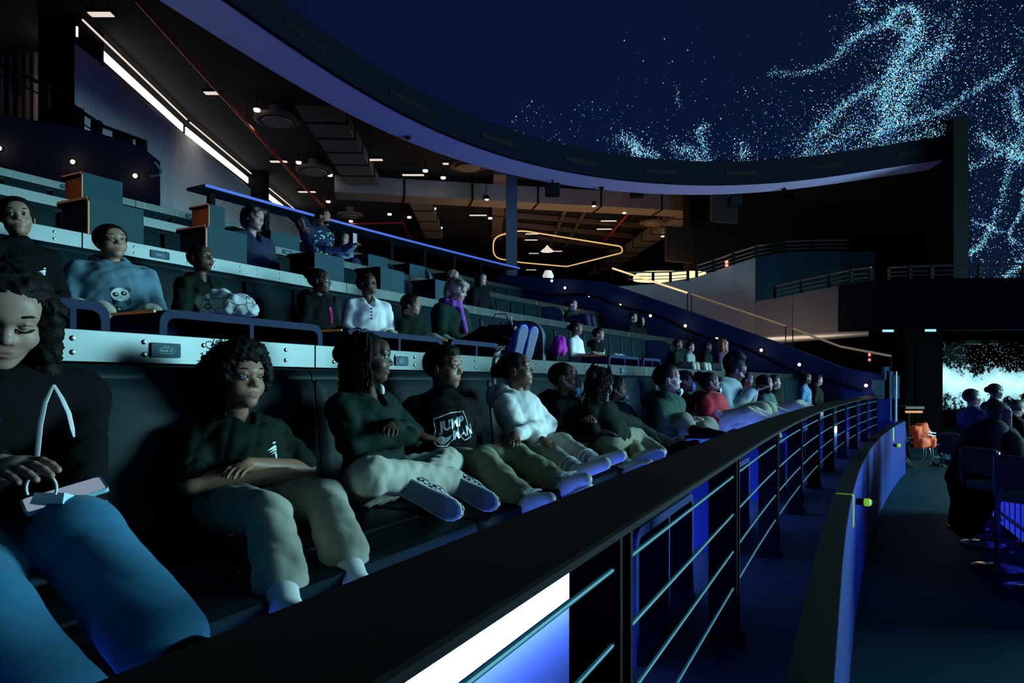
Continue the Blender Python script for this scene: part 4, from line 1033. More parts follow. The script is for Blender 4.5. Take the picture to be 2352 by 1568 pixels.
# ---------------------------------------------------------------- people
M_lip = {}
def skin(tone):
    c = {'deep': (.12,.052,.032), 'brown': (.24,.108,.064), 'tan': (.40,.20,.125), 'light': (.56,.34,.26), 'olive': (.44,.25,.165)}[tone]
    c = tuple(q*(.72 if tone != 'light' else .6) for q in c)
    m = mat('skin_'+tone, c, .5, noise=.10, scale=14, bump=.05, bscale=400, spec=.4)
    m.node_tree.nodes['Principled BSDF'].inputs['Subsurface Weight'].default_value = 0.0
    l = mat('lip_'+tone, (c[0]*.85+.02, c[1]*.55+.012, c[2]*.6+.012), .65, noise=.1, scale=60)
    return [m, l, mat('mouth_inside', (.05,.01,.01), .5, noise=0)]
M_eye = mat('eye_white', (.34,.35,.35), .3, noise=0, coat=.3); M_iris = mat('dark_iris', (.035,.018,.010), .12, noise=0, coat=.8); M_pupil = mat('pupil', (.003,.003,.003), .08, noise=0, coat=.8)
M_hair = mat('black_hair', (.007,.006,.006), .62, noise=.3, scale=60, bump=.5, bscale=160, spec=.1); M_brown = mat('brown_hair', (.028,.014,.008), .6, noise=.3, scale=50, bump=.5, bscale=160)
M_redhair = mat('auburn_hair', (.30,.085,.03), .5, noise=.3, scale=50, bump=.5, bscale=160); M_blond = mat('ash_blond_hair', (.30,.22,.15), .5, noise=.3, scale=50, bump=.5, bscale=160)
def cloth(name, col, rough=.85, bump=.07, bs=700): return mat(name, col, rough, noise=.14, scale=18, bump=bump, bscale=bs, sheen=.08 if max(col) > .1 else 0.0, spec=.3 if max(col) > .1 else .12)
C_polo = cloth('forest_green_polo', (.004,.013,.008)); C_green = cloth('dark_green_knit', (.007,.022,.017)); C_khaki = cloth('khaki_twill', (.40,.385,.30)); C_khaki2 = cloth('olive_khaki', (.27,.27,.17)); C_tan = cloth('light_khaki', (.50,.48,.40))
C_black = cloth('black_fleece', (.003,.003,.004)); C_white = cloth('white_fleece', (.80,.80,.78)); C_grey = cloth('blue_grey_fleece', (.10,.20,.27)); C_taupe = cloth('taupe_leggings', (.30,.28,.25)); C_denim = cloth('blue_denim', (.025,.16,.29))
C_shoew = mat('white_leather_shoe', (.62,.62,.60), .45); C_sock = cloth('white_sock', (.78,.78,.78)); C_red = cloth('red_fleece', (.42,.012,.02)); C_sage = cloth('sage_hoodie', (.20,.28,.24)); C_pink = cloth('magenta_cloth', (.55,.02,.22)); C_navy = cloth('navy_knit', (.02,.03,.06))
C_slate = cloth('slate_green_sweat', (.015,.04,.048)); C_mask = mat('blue_paper_mask', (.45,.72,.86), .8, noise=.05); M_outsole = mat('grey_blue_outsole', (.16,.18,.22), .6, bump=.6, bscale=90); M_blackrub = mat('black_rubber', (.012,.012,.014), .6)
def v3(q): return np.array([q[0], q[1], q[2]], float)
class Person: pass
def J3(px, py, p):
    q = W(s_of(px, p), p, 0); return Vector((q.x, q.y, z_of(py, q.y)))
def frame_from(f, up=(0,0,1)):
    f = Vector(f).normalized(); r = f.cross(Vector(up)).normalized(); u = r.cross(f); return f, r, u
def head_frame(bf, yaw, pitch, roll):
    """bf body facing; yaw to the person's left positive, pitch up positive, roll towards the right shoulder positive (degrees)"""
    f = Matrix.Rotation(math.radians(yaw), 3, 'Z') @ Vector(bf); f, r, u = frame_from(f)
    R = Matrix.Rotation(math.radians(pitch), 3, r); f, u = R @ f, R @ u
    R = Matrix.Rotation(math.radians(roll), 3, f); r, u = R @ r, R @ u
    return f, r, u
def add_head(P, parent, extras=True):
    f, r, u = P.hf; S = P.S; c = P.head; M = np.array([v3(r), v3(f), v3(u)])   # rows: local x,y,z axes
    P.hm = lambda q: (np.asarray(q, float)*S) @ M + v3(c)
    h = .024 if P.lod == 0 else (.034 if P.lod == 1 else .05)
    V, Q, mi = head_mesh(P.headkind, h); verts = P.hm(V*np.array([P.fw,1,1])); faces = Q; mats = mi
    vs = [verts]; fs = [faces]; ms = [mats]; off = len(verts)
    def edge_near(V_, Q_, q):
        i = int(((V_-v3(q))**2).sum(1).argmin()); fi = np.argwhere(Q_ == i)[0]; return i, int(Q_[fi[0], (fi[1]+1) % 4])
    for (V2, Q2, path) in P.limbs:      # hidden ties inside the clothes keep the body one surface
        vs.append(V2); fs.append(Q2+off); ms.append(np.zeros(len(Q2), np.int32))
        e0 = edge_near(verts, faces, path[0]); e1 = edge_near(V2, Q2, path[-1]); o2 = off+len(V2); st = []
        for q in path[1:-1]: st += [v3(q), v3(q)+np.array([.002,.001,.001])]
        ids = [e0] + [(o2+2*i, o2+2*i+1) for i in range(len(path)-2)] + [(e1[0]+off, e1[1]+off)]
        if st: vs.append(np.array(st))
        B = np.array([(a[0], a[1], b[1], b[0]) for a, b in zip(ids[:-1], ids[1:])], dtype=int); fs.append(B); ms.append(np.zeros(len(B), np.int32))
        off = o2+len(st)
    me = raw_mesh('body', np.concatenate(vs), np.concatenate(fs), True)
    for mm in skin(P.tone): me.materials.append(mm)
    me.polygons.foreach_set('material_index', np.concatenate(ms)); me.update()
    P.body = link_mesh('body', me, None, parent)
    if P.lod <= 1:
        gz = Vector(P.gaze) if P.gaze is not None else None
        for s in (-1, 1):
            ec = P.hm((s*.135*P.fw, .308, .012)); er = .070*S
            g = ((gz - Vector(ec)).normalized()*.45 + Vector(f)*.55).normalized() if gz is not None else Vector(f)
            n1, n2 = (20, 14) if P.lod == 0 else (12, 9); fv, fr, fu = frame_from(g); vv, ff, mm = [], [], []
            for i in range(n2+1):
                a = math.pi*(i/n2)**1.0
                for k in range(n1):
                    b = 2*math.pi*k/n1; vv.append(tuple(Vector(ec) + (fv*math.cos(a) + (fr*math.cos(b)+fu*math.sin(b))*math.sin(a))*er))
            for i in range(n2):
                for k in range(n1): ff.append((i*n1+k, (i+1)*n1+k, (i+1)*n1+(k+1)%n1, i*n1+(k+1)%n1)); mm.append(2 if i < n2*.085+.2 else (1 if (i+.5)/n2 < .20 else 0))
            me = raw_mesh('eye', vv, ff, True)
            for q in ((M_eye, M_iris, M_pupil) if not P.shut else (skin(P.tone)[0],)*3): me.materials.append(q)
            me.polygons.foreach_set('material_index', np.array(mm, np.int32)); link_mesh('eye' if not P.shut else 'eyelid', me, None, P.body)
        if P.shut:
            for s in (-1, 1):
                m = MB(); pts = [P.hm((s*x*P.fw, y, z)) for x, y, z in ((.065,.378,-.010),(.10,.395,-.026),(.14,.398,-.032),(.18,.378,-.026),(.212,.345,-.010))]; m.tube(pts, .010*S, 6).build('eyelash', M_hair, P.body, True)
        for s in (-1, 1):
            m = MB(); pts = [(.055,.388,.112),(.10,.392,.130),(.16,.372,.138),(.215,.325,.122),(.235,.295,.105)]
            m.tube([P.hm((s*a*P.fw, b+.012, c_)) for a, b, c_ in pts], [.008*S,.016*S,.016*S,.012*S,.005*S], 6).build('eyebrow', P.hairm if P.hairm is not M_redhair else M_brown, P.body, True)
    if P.hair:
        V, Q = hair_mesh(P.hair, .030 if P.lod == 0 else (.042 if P.lod == 1 else .06))
        link_mesh('hair', raw_mesh('hair', P.hm(V*np.array([P.fw,1,1])), Q, True), P.hairm, parent)
def hand_into(F, w, a, b, c, S, curl=.5, spread=.1, k=.006):
    """hand at wrist w: a finger direction, b palm normal, c towards the thumb; S scale (adult 1)"""
    w, a, b, c = v3(w), v3(a), v3(b), v3(c); L = .085*S
    pc = w + a*L*.55
    R = np.array([a, b, c]); F.ell(pc, (L*.62, .017*S, .040*S), k, R); F.cone(w, w+a*L*.4, .024*S, .026*S, k)
    for i, (off, ln) in enumerate(((.030,.92),(.010,1.0),(-.011,.95),(-.030,.78))):
        p0 = w + a*L*(.95-.05*abs(i-1)) + c*off*S; rr = (.0088-.0006*(i==3))*S
        t1 = curl*.8; d1 = a*math.cos(t1)+b*math.sin(t1)+c*spread*(1.5-i)*.25; d1 /= np.linalg.norm(d1)
        t2 = curl*2.0; d2 = a*math.cos(t2)+b*math.sin(t2)+c*spread*(1.5-i)*.2; d2 /= np.linalg.norm(d2)
        t3 = curl*2.9; d3 = a*math.cos(t3)+b*math.sin(t3); d3 /= np.linalg.norm(d3)
        p1 = p0+d1*.040*ln*S; p2 = p1+d2*.026*ln*S; p3 = p2+d3*.020*ln*S
        F.cone(p0-a*.01*S, p1, rr*1.08, rr, k*.6); F.cone(p1, p2, rr, rr*.93, .003); F.cone(p2, p3, rr*.93, rr*.8, .003)
    t0 = w + a*L*.25 + c*.026*S + b*.006*S; d1 = c*.75+a*.65+b*.25; d1 /= np.linalg.norm(d1); t1 = t0+d1*.042*S; d2 = a*.85+c*.25+b*(.3+curl*.4); d2 /= np.linalg.norm(d2)
    F.cone(t0, t1, .014*S, .0105*S, k); F.cone(t1, t1+d2*.032*S, .0105*S, .0085*S, .003)
def bbox(pts, m):
    A = np.array([v3(q) for q in pts]); return A.min(0)-m, A.max(0)+m
NPER = [0]
def person(label, px, py, p, S=.2, row=1, face=0, yaw=0, pitch=6, roll=0, tone='brown', hair='short', hairm=None, kind='child', fw=1.07, shirt=C_polo, sleeve='long', pants=C_khaki, legs='out', arms='lap', shoes=None,
           lean=0.0, build=1.0, gaze=None, shut=False, lod=None, hood=False, collar=False, group=None, cat='person', seatz=None, socks=None, Ydepth=None, hips=None, tweak=None, fold=.006, standing=False, nolegs=False, noarms=False, hem=0.0, jp=None, hem_r=.050, shoe=None, hand=None):
    """px,py: head centre in the picture, p: how far back the head is from the camera line"""
    NPER[0] += 1
    if Ydepth is None:
        s = s_of(px, p); q = W(s, p, 0); head = Vector((q.x, q.y, z_of(py, q.y)))
    else:
        head = at(px, py, Ydepth); s = head.x*DV[0]+head.y*DV[1]
    Yd = head.y
    P = Person(); P.S = S; P.head = head; P.tone = tone; P.hair = hair; P.hairm = hairm or M_hair; P.headkind = kind; P.fw = fw; P.gaze = gaze; P.shut = shut
    P.lod = lod if lod is not None else (0 if Yd < 4.2 else (1 if Yd < 9 else 2))
    k = S/.2 if kind.startswith('child') else S/.225*1.28    # limb scale
    P.k = k; b = build
    bf = Matrix.Rotation(math.radians(face), 3, 'Z') @ nvec(max(s, 0)); f, r, u = frame_from(bf); P.f, P.r, P.u, P.s = f, r, u, s
    P.hf = head_frame(bf, yaw, pitch, roll)
    hfv, hr, hu = P.hf
    seat = (RF(row)+(.55 if row == 1 else .44)) if seatz is None else seatz
    Z = Vector((0,0,1))
    NB = head - hu*((.63 if hood else .69)*S) - hfv*(.13*S); P.NB = NB
    sw = (.135 if kind.startswith('child') else .148)*k*b
    adult = not kind.startswith('child')
    pel = Vector((NB.x, NB.y, 0)) + f*lean; pel.z = (seat+.095*k if (not adult or row == 1) else min(seat+.095*k, NB.z-.42*k)) if not standing else NB.z-.40*k
    J = dict(NB=NB, pel=pel)
    for sd, n in ((1,'R'), (-1,'L')):
        J['sh'+n] = NB + r*(sd*sw) - Z*(.062*k)
        J['hip'+n] = pel + r*(sd*.078*k*b) + f*.02
    J['chest'] = NB*.72 + pel*.28 + f*.015*k
    for sd, n in ((1,'R'), (-1,'L')):
        sh, hip, o = J['sh'+n], J['hip'+n], r*sd
        if arms == 'lap': J['el'+n] = sh + o*.055*k - Z*.195*k + f*.03*k; J['wr'+n] = pel + f*.20*k + o*.055*k + Z*.075*k
        elif arms == 'crossed': J['el'+n] = sh + o*.065*k - Z*.115*k + f*.095*k; J['wr'+n] = NB - Z*(.168 if sd > 0 else .128)*k + f*(.205 if sd > 0 else .175)*k - o*.06*k
        elif arms == 'side': J['el'+n] = sh + o*.06*k - Z*.20*k - f*.02; J['wr'+n] = hip + o*.10*k + f*.12*k + Z*.0
        elif arms == 'phone': J['el'+n] = sh + o*.05*k - Z*.19*k + f*.06*k; J['wr'+n] = pel + f*.27*k + o*.04*k + Z*.19*k
        if legs == 'out': J['kn'+n] = hip + f*.31*k + Z*.075*k + o*.02; J['an'+n] = J['kn'+n] + f*.275*k - Z*.105*k
        elif legs == 'hang': J['kn'+n] = hip + f*.33*k + Z*.035*k + o*.03; J['an'+n] = J['kn'+n] + f*.07*k - Z*.29*k
        elif legs == 'cross': J['kn'+n] = hip + f*.24*k + o*.21*k + Z*.01; J['an'+n] = pel + f*(.27+.07*(sd>0))*k - o*.06*k - Z*.025*k
        elif legs == 'up': J['kn'+n] = hip + f*.22*k + Z*.22*k + o*.03; J['an'+n] = J['kn'+n] + f*.14*k - Z*.27*k
        elif legs == 'stand': J['kn'+n] = hip - Z*.36*k + f*.02; J['an'+n] = hip - Z*.70*k
    if standing:
        for n in 'RL': J['hip'+n].z = pel.z
    P.toe = {n: (f*.86+Z*.38).normalized() if legs in ('out',) else f for n in 'RL'}
    P.hd = {}
    for n_, q_ in (jp or {}).items(): J[n_] = J3(*q_)
    if hand: P.hd.update(hand)
    if tweak: tweak(P, J, f, r, Z, k)
    P.J = J
    base = Vector((pel.x, pel.y, seat if not standing else J['anR'].z-.06*k))
    e = empty('person', base, label, cat, group); P.e = e
    P.limbs = []
    h = min(max(.0024*Yd, .0052), .020)
    # shirt
    allp = [NB, pel] + [J[q+n] for q in ('sh','el','wr','hip') for n in 'RL']
    lo, hi = bbox(allp, .16*k*max(1,b)); F = Field(lo, hi, h); P.F = F
    ch = .074*k*b
    F.cone(J['shR'], J['shL'], .048*k, .048*k, .02); F.cone(NB+Z*.005, NB-Z*.06*k, .048*k, .07*k, .05*k)
    for n in 'RL': F.cone(NB-Z*.01*k, J['sh'+n], .045*k, .05*k, .03*k)
    for sd, n in ((1,'R'), (-1,'L')):
        o = r*sd; F.cone(J['sh'+n]-o*.045*k-Z*.05*k, J['chest']+o*.055*k*b, ch*.92, ch, .04*k); F.cone(J['chest']+o*.055*k*b, J['hip'+n]+Z*.045*k+f*.01, ch, ch*1.02, .04*k)
    F.cone(J['chest']+f*.015*k*b, pel+f*.03*k*b+Z*.05*k, ch, ch*1.08, .05*k)
    P.sl = {}
    for sd, n in ((1,'R'), (-1,'L')):
        if noarms: continue
        A, B, C = J['sh'+n], J['el'+n], J['wr'+n]; ur = .050*k*(b*.5+.5)
        if sleeve == 'long':
            F.cone(A, B, ur*1.12, ur*.92, .022*k); D = B.lerp(C, .93); F.cone(B, D, ur*.94, ur*.66, .012*k)
        else:
            D = A.lerp(B, .82); F.cone(A, D, ur*1.15, ur*1.12, .022*k)
    if hood:
        F.cone(NB-f*.06*k+r*.065*k+Z*.015, NB+f*.075*k+r*.032*k-Z*.045*k, .042*k, .026*k, .012); F.cone(NB-f*.06*k-r*.065*k+Z*.015, NB+f*.075*k-r*.032*k-Z*.045*k, .042*k, .026*k, .012)
        F.cone(NB-f*.10*k+r*.05*k-Z*.02, NB-f*.10*k-r*.05*k-Z*.02, .062*k, .062*k, .03); F.ell(NB+f*.01+Z*.055*k, (.060*k,.062*k,.062*k), .012, cut=True)
    elif collar:
        for sd in (1,-1): F.cone(NB-f*.05*k+r*sd*.035*k+Z*.022*k, NB+f*.055*k+r*sd*.042*k-Z*.02*k, .022*k, .014*k, .008)
        F.cone(NB-f*.055*k+r*.035*k+Z*.022*k, NB-f*.055*k-r*.035*k+Z*.022*k, .022*k, .022*k, .01)
        F.cone(NB+f*.03*k+Z*.03*k, NB+f*.085*k-Z*.055*k, .044*k, .022*k, .008, cut=True)
    if not standing or True: F.box((pel.x, pel.y, pel.z-.5-.03*k), (2,2,.5), .005, .01, cut=True)
    if P.lod < 2 and fold: F.wrinkle(fold*1.2, .085*k, 11+NPER[0])
    P.shirt = field_obj(F, 'shirt', shirt, e, 1)
    # trousers
    if not nolegs:
        pts = [pel] + [J[q+n] for q in ('hip','kn','an') for n in 'RL']; lo, hi = bbox(pts, .13*k*max(1,b)); G = Field(lo, hi, h); P.G = G
        F2 = G
        G.cone(J['hipR'], J['hipL'], .088*k*b, .088*k*b, .03); G.cone(pel+Z*.05*k, pel, .095*k*b, .10*k*b, .03)
        for n in 'RL':
            D = J['kn'+n].lerp(J['an'+n], .90-hem); G.cone(J['hip'+n], J['kn'+n], .078*k*b, .060*k*(b*.5+.5), .03*k); G.cone(J['kn'+n], D, .060*k*(b*.5+.5), hem_r*k, .02*k)
        if P.lod < 2 and fold: G.wrinkle(fold*1.05, .095*k, 51+NPER[0])
        field_obj(G, 'trousers', pants, e, 1)
    # bare arms and hands
    hh = max(min(.0017*Yd, .012), .0036)
    if not noarms:
        for sd, n in ((1,'R'), (-1,'L')):
            B, C = J['el'+n], J['wr'+n]; a = (C-B).normalized(); st = B.lerp(C, .80) if sleeve == 'long' else J['sh'+n].lerp(B, .6)
            hd = P.hd.get(n)
            if hd: a2, b2, c2, curl = hd
            else:
                a2 = (a*.7 + f*.3 - Z*.15).normalized(); inward = -r*sd
                b2 = (-Z + inward*.3); b2 = (b2 - a2*b2.dot(a2)).normalized(); c2 = a2.cross(b2)
                if c2.dot(inward) < 0: c2 = -c2
                curl = .22
            tip = C + a2*.19*k*.78
            lo, hi = bbox([st, B, C, tip] if sleeve != 'long' else [st, C, tip], .07*k); A_ = Field(lo, hi, hh)
            if sleeve != 'long': A_.cone(st, B, .042*k, .037*k, .01); A_.cone(B, C, .038*k, .024*k, .015)
            else: A_.cone(st, C, .028*k, .023*k, .01)
            hand_into(A_, C, a2, b2, c2, .76*k, curl)
            V, Q = A_.net()
            if len(Q): P.limbs.append((relax(V, Q, 1, .4), Q, [NB-Z*.02*k, J['chest'], J['sh'+n], J['sh'+n].lerp(B, .5)] + ([B] if sleeve == 'long' else []) + [st]))
    if not nolegs:
        for n in 'RL':
            A, B = J['kn'+n].lerp(J['an'+n], .66-hem), J['an'+n]; lo, hi = bbox([A, B], .06*k); A_ = Field(lo, hi, max(h*.8, .005)); A_.cone(A, B, .036*k, .029*k, .01); V, Q = A_.net()
            if len(Q): P.limbs.append((V, Q, [NB-Z*.02*k, J['chest'], pel, J['hip'+n], J['kn'+n], A]))
            # socks and shoes
            td = P.toe[n]; an = J['an'+n]; ax = (J['an'+n]-J['kn'+n]).normalized()
            if shoe and n in shoe: td, ax = [Vector(q_).normalized() for q_ in shoe[n](f, r, Z)]
            if socks is not None:
                lo, hi = bbox([an.lerp(J['kn'+n], .35), an + td*.19*k], .075*k); K = Field(lo, hi, max(h*.8, .005)); K.cone(an - ax*.085*k, an, .040*k, .036*k, .01)
                if shoes is None: K.cone(an+ax*.02*k, an+td*.13*k+ax*.035*k, .036*k, .030*k, .02)
                field_obj(K, 'sock', socks, e, 1)
            if shoes is not None:
                hx = an + ax*.012*k - td*.03*k; lo, hi = bbox([hx, an+td*.19*k, an], .085*k); K = Field(lo, hi, max(h*.8, .005))
                K.cone(an-ax*.025*k, an+ax*.02*k, .038*k, .040*k, .01); K.cone(hx+ax*.02*k, an+td*.05*k+ax*.025*k, .042*k, .040*k, .02); K.cone(an+td*.05*k+ax*.025*k, an+td*.135*k+ax*.042*k, .040*k, .030*k, .02)
                so = ax - td*ax.dot(td); so.normalize(); K.box(an+td*.05*k+so*.30*k, (.3*k,.3*k,.23*k), .005, .006, np.array([v3(td), v3(td.cross(so)), v3(so)]), cut=True)
                sh = field_obj(K, 'shoe', shoes[0], e, 1)
                prof = [(-.068,.0),(-.064,.018),(-.05,.030),(-.02,.035),(.04,.034),(.10,.039),(.14,.038),(.162,.027),(.173,.012),(.176,.0)]; prof = prof + [(x,-y) for x, y in prof[::-1][1:-1]]
                sd_ = td.cross(so); c0 = an+so*.056*k
                MB().prism([c0 + td*x*k + sd_*y*k for x, y in prof], so*.022*k).build('sole', shoes[1], sh, bevel=.004)
                MB().prism([c0 + so*.022*k + td*(x*.9+.006)*k + sd_*y*.86*k for x, y in prof], so*.004*k).build('outsole', M_outsole, sh)
                if P.lod == 0 and shoes[0] is C_shoew:
                    for j_ in range(4):
                        q_ = an+td*(.045+.02*j_)*k - so*(.036-.005*j_)*k; MB().tube([q_-sd_*.022*k, q_-so*.006*k, q_+sd_*.022*k], .0045*k, 5).build('lace', C_sock, sh)
                    MB().box(an+td*.0*k+so*.02*k+sd_*.0, .022*k, .046*k, .012*k, td, sd_, so).build('accent_panel', M_blackrub, sh)
    if collar and P.lod == 0:
        a_, b_ = NB+Z*.0+f*.005*k, NB+f*.035*k-Z*.09*k; lo, hi = bbox([a_, b_], .08*k); A_ = Field(lo, hi, .006); A_.cone(a_, b_, .048*k, .052*k, .01); V, Q = A_.net(); P.limbs.append((V, Q, [NB-Z*.02*k, a_]))
    add_head(P, e)
    return P
def decal(P, polys, centre, ux, uy, m, name, off=.0025, out=None):
    """flat print shrunk on to the shirt: polys of 2-D outlines (metres) around centre, ux/uy in the print plane"""
    n = Vector(ux).cross(Vector(uy)).normalized() if out is None else Vector(out).normalized(); mb = MB(); ux, uy = v3(ux), v3(uy); c = v3(centre); nn = v3(n)
    for v, f in polys:
        v = np.asarray(v, float); q = c + v[:,:1]*ux + v[:,1:2]*uy
        t = np.full(len(q), .14); lo = np.full(len(q), -.12)
        best = np.full(len(q), np.nan); prev = None
        ts = np.linspace(.16, -.16, 130)
        for tt in ts:
            d = P.F.value(q + nn*tt); hit = (d < 0) & np.isnan(best); best[hit] = tt
        best = np.where(np.isnan(best), np.nanmedian(best) if np.isfinite(best).any() else 0, best)
        mb.add([tuple(x) for x in (q + nn*(best+off)[:,None])], f)
    o = mb.build(name, m, P.shirt); return o
def poly2(pts, ndiv=1): return (np.array(pts, float), [tuple(range(len(pts)))])
def disc2(cx, cy, rx, ry=None, n=14, rot=0):
    ry = ry or rx; ca, sa = math.cos(rot), math.sin(rot); v = [(cx, cy)] + [(cx + rx*math.cos(a)*ca - ry*math.sin(a)*sa, cy + rx*math.cos(a)*sa + ry*math.sin(a)*ca) for a in np.linspace(0, 2*math.pi, n, endpoint=False)]
    return np.array(v), [(0, 1+i, 1+(i+1) % n) for i in range(n)]
# ---------------------------------------------------------------- front row
LOOK = W(7.5, -8.0, 3.6)        # where most of them look: the heart of the dome picture
M_print = mat('white_print', (.75,.78,.78), .5, noise=.05); M_solew = mat('white_rubber_sole', (.72,.74,.74), .5)
C_check = cloth('check_canvas', (.5,.5,.5))
nt = C_check.node_tree; b_ = nt.nodes['Principled BSDF']; ck = nt.nodes.new('ShaderNodeTexChecker'); ck.inputs['Scale'].default_value = 70; ck.inputs['Color1'].default_value = (.72,.73,.72,1); ck.inputs['Color2'].default_value = (.012,.012,.014,1)
tc = nt.nodes.new('ShaderNodeTexCoord'); nt.links.new(tc.outputs['Object'], ck.inputs['Vector']); nt.links.new(ck.outputs['Color'], b_.inputs['Base Color'])
P_woman = person('woman with long black hair in open black hoodie looking at her phone', 8, 722, 1.80, S=.232, kind='adult', tone='light', hair='longwave', shirt=C_black, hood=True, arms='phone', legs='up', pants=C_denim, shoes=(C_black, M_blackrub), yaw=-22, pitch=-24, roll=-4, lean=.06, shut=True, fold=.004,
    jp=dict(knL=(175,1235,1.42), anL=(392,1500,1.12), knR=(-60,1420,1.30), anR=(150,1680,1.10), elL=(175,1085,1.62), wrL=(185,1150,1.50), elR=(-110,1130,1.66), wrR=(-20,1075,1.52)), hem_r=.062)
P_boy = person('curly haired boy in dark green polo sitting with folded arms', 548, 870, 1.88, S=.205, tone='tan', hair='curly', fw=1.10, shirt=C_polo, sleeve='short', collar=True, arms='crossed', legs='hang', pants=C_khaki, socks=C_sock, gaze=LOOK, face=-12, yaw=6, pitch=5, lean=.05, hem_r=.066, hem=.20,
    jp=dict(knR=(615,1185,1.47), anR=(655,1392,1.22), knL=(745,1150,1.50), anL=(815,1335,1.22)))
P_braid = person('girl with long black braids in dark green sweater sitting cross legged', 848, 822, 1.78, S=.205, tone='deep', hair='pulled', shirt=C_green, collar=True, arms='crossed', legs='cross', pants=C_tan, socks=C_sock, shoes=(C_check, M_solew), gaze=LOOK, yaw=34, pitch=2, lean=.03, hem_r=.056,
    jp=dict(knR=(850,1092,1.42), knL=(1030,1062,1.62), anL=(962,1122,1.36), anR=(1052,1108,1.36)), shoe={'L': lambda f, r, Z: (f*.80-Z*.42-r*.30, f*.55+r*.65-Z*.1), 'R': lambda f, r, Z: (f*.80-Z*.42-r*.30, f*.55+r*.65-Z*.1)})
P_jump = person('boy in black sweatshirt with white graphic print across the chest', 1020, 845, 1.82, S=.208, tone='tan', hair='short', shirt=C_black, arms='side', legs='out', pants=C_khaki2, shoes=(C_shoew, M_solew), gaze=LOOK, face=-30, yaw=36, pitch=3, lean=.04, hem_r=.058, fold=.009,
    jp=dict(knR=(1110,1062,1.52), anR=(1205,1155,1.24), knL=(1180,1045,1.55), anL=(1290,1112,1.24)))
P_white = person('girl in white zip hoodie with ribbon in her hair looking up', 1186, 850, 1.76, S=.212, tone='brown', hair='pulled', shirt=C_white, hood=True, arms='crossed', legs='out', pants=C_taupe, socks=cloth('striped_sock', (.62,.62,.68)), gaze=LOOK, yaw=17, pitch=13, lean=.04, hem_r=.040, build=1.05,
    jp=dict(knR=(1255,1040,1.50), anR=(1325,1082,1.24), knL=(1290,1020,1.54), anL=(1366,1062,1.26), wrR=(1235,1005,1.52), wrL=(1180,1000,1.55)))
P_open = person('boy in black hoodie with open mouth and paper mask pulled below his chin', 1296, 868, 1.74, S=.212, tone='brown', hair='buzz', kind='child_open', shirt=C_black, hood=True, arms='lap', legs='out', pants=C_khaki2, gaze=LOOK, yaw=17, pitch=10, lean=.06, hem_r=.058, shoes=(C_shoew, M_solew),
    jp=dict(knR=(1385,1012,1.52), anR=(1435,1078,1.24), knL=(1430,1002,1.54), anL=(1470,1052,1.24), elL=(1372,1000,1.55), wrL=(1352,962,1.45)))
P_bead = person('girl with beaded braids turned away in dark green sleeves', 1380, 880, 1.54, S=.21, tone='deep', hair='pulled', shirt=C_polo, arms='lap', legs='out', pants=C_khaki2, yaw=75, pitch=-12, lean=.10, hem_r=.05,
    jp=dict(knR=(1455,1005,1.45), anR=(1520,1042,1.22), knL=(1490,1000,1.45), anL=(1548,1030,1.22), elR=(1430,985,1.5), wrR=(1495,1018,1.35), elL=(1460,975,1.45), wrL=(1500,1005,1.35)), shoes=(C_black, M_blackrub))
P_orange = person('boy in slate sweatshirt with orange emblem and mask under his chin', 1413, 892, 1.74, S=.205, tone='tan', hair='bowl', shirt=C_slate, arms='lap', legs='out', pants=C_tan, gaze=LOOK, yaw=20, pitch=8, lean=.10, hem_r=.06, shoes=(C_black, M_blackrub),
    jp=dict(knR=(1515,985,1.52), anR=(1575,1025,1.22), knL=(1535,975,1.55), anL=(1590,1015,1.22), elR=(1465,985,1.6), wrR=(1528,990,1.5)))
P_camo = person('stout boy in dark green hoodie leaning forward with bare knee', 1533, 872, 1.38, S=.232, tone='light', hair='fade', kind='child_open', shirt=cloth('camo_green_fleece', (.03,.08,.055)), hood=True, arms='lap', legs='cross', pants=C_khaki2, gaze=LOOK, yaw=22, pitch=8, lean=-.05, build=1.3, shoes=(C_black, M_blackrub), hem=.5,
    jp=dict(knR=(1568,972,1.22), anR=(1600,992,1.10)))
P_mask = person('child wearing a pale blue paper mask beside the stout boy', 1573, 876, 1.64, S=.21, tone='brown', hair='fade', shirt=C_polo, collar=True, arms='lap', legs='out', pants=C_tan, gaze=LOOK, yaw=12, pitch=3)
P_red = person('child in red fleece with mask below the chin leaning back', 1630, 878, 1.40, S=.21, tone='brown', hair='puff', shirt=C_red, hood=True, arms='lap', legs='out', pants=C_tan, gaze=LOOK, yaw=22, pitch=12, lean=.05, build=1.35)
P_sage = person('woman in sage green hoodie with high bun looking down at her phone', 1688, 850, 1.25, S=.255, kind='adult', tone='deep', hair='bunhigh', shirt=C_sage, hood=True, arms='phone', legs='hang', pants=C_khaki2, yaw=26, pitch=-22, lean=-.12, build=1.35, shut=True)
P_glas = person('child with glasses and pink top beyond the sage hoodie woman', 1714, 872, 1.50, S=.2, tone='brown', hair='pulled', shirt=C_pink, arms='lap', legs='out', pants=C_tan, gaze=LOOK, yaw=10, pitch=0)
P_star = person('girl with long dark hair in green sweater with pale stars', 1757, 880, 1.30, S=.215, tone='tan', hair='long', shirt=cloth('star_green_knit', (.03,.11,.09)), arms='lap', legs='out', pants=C_tan, gaze=LOOK, yaw=14, pitch=8, lean=.05)
P_next = person('child in dark jacket beside the star sweater girl', 1778, 878, 1.42, S=.205, tone='light', hair='short', shirt=C_black, arms='lap', legs='out', pants=C_tan, gaze=LOOK, yaw=22, pitch=10)
P_std1 = person('child in blue printed sweatshirt standing at the far end of the row', 1851, 868, 1.35, S=.21, tone='deep', hair='puff', shirt=cloth('royal_sweat', (.08,.20,.34)), arms='side', legs='stand', pants=C_navy, standing=True, yaw=30, pitch=0)
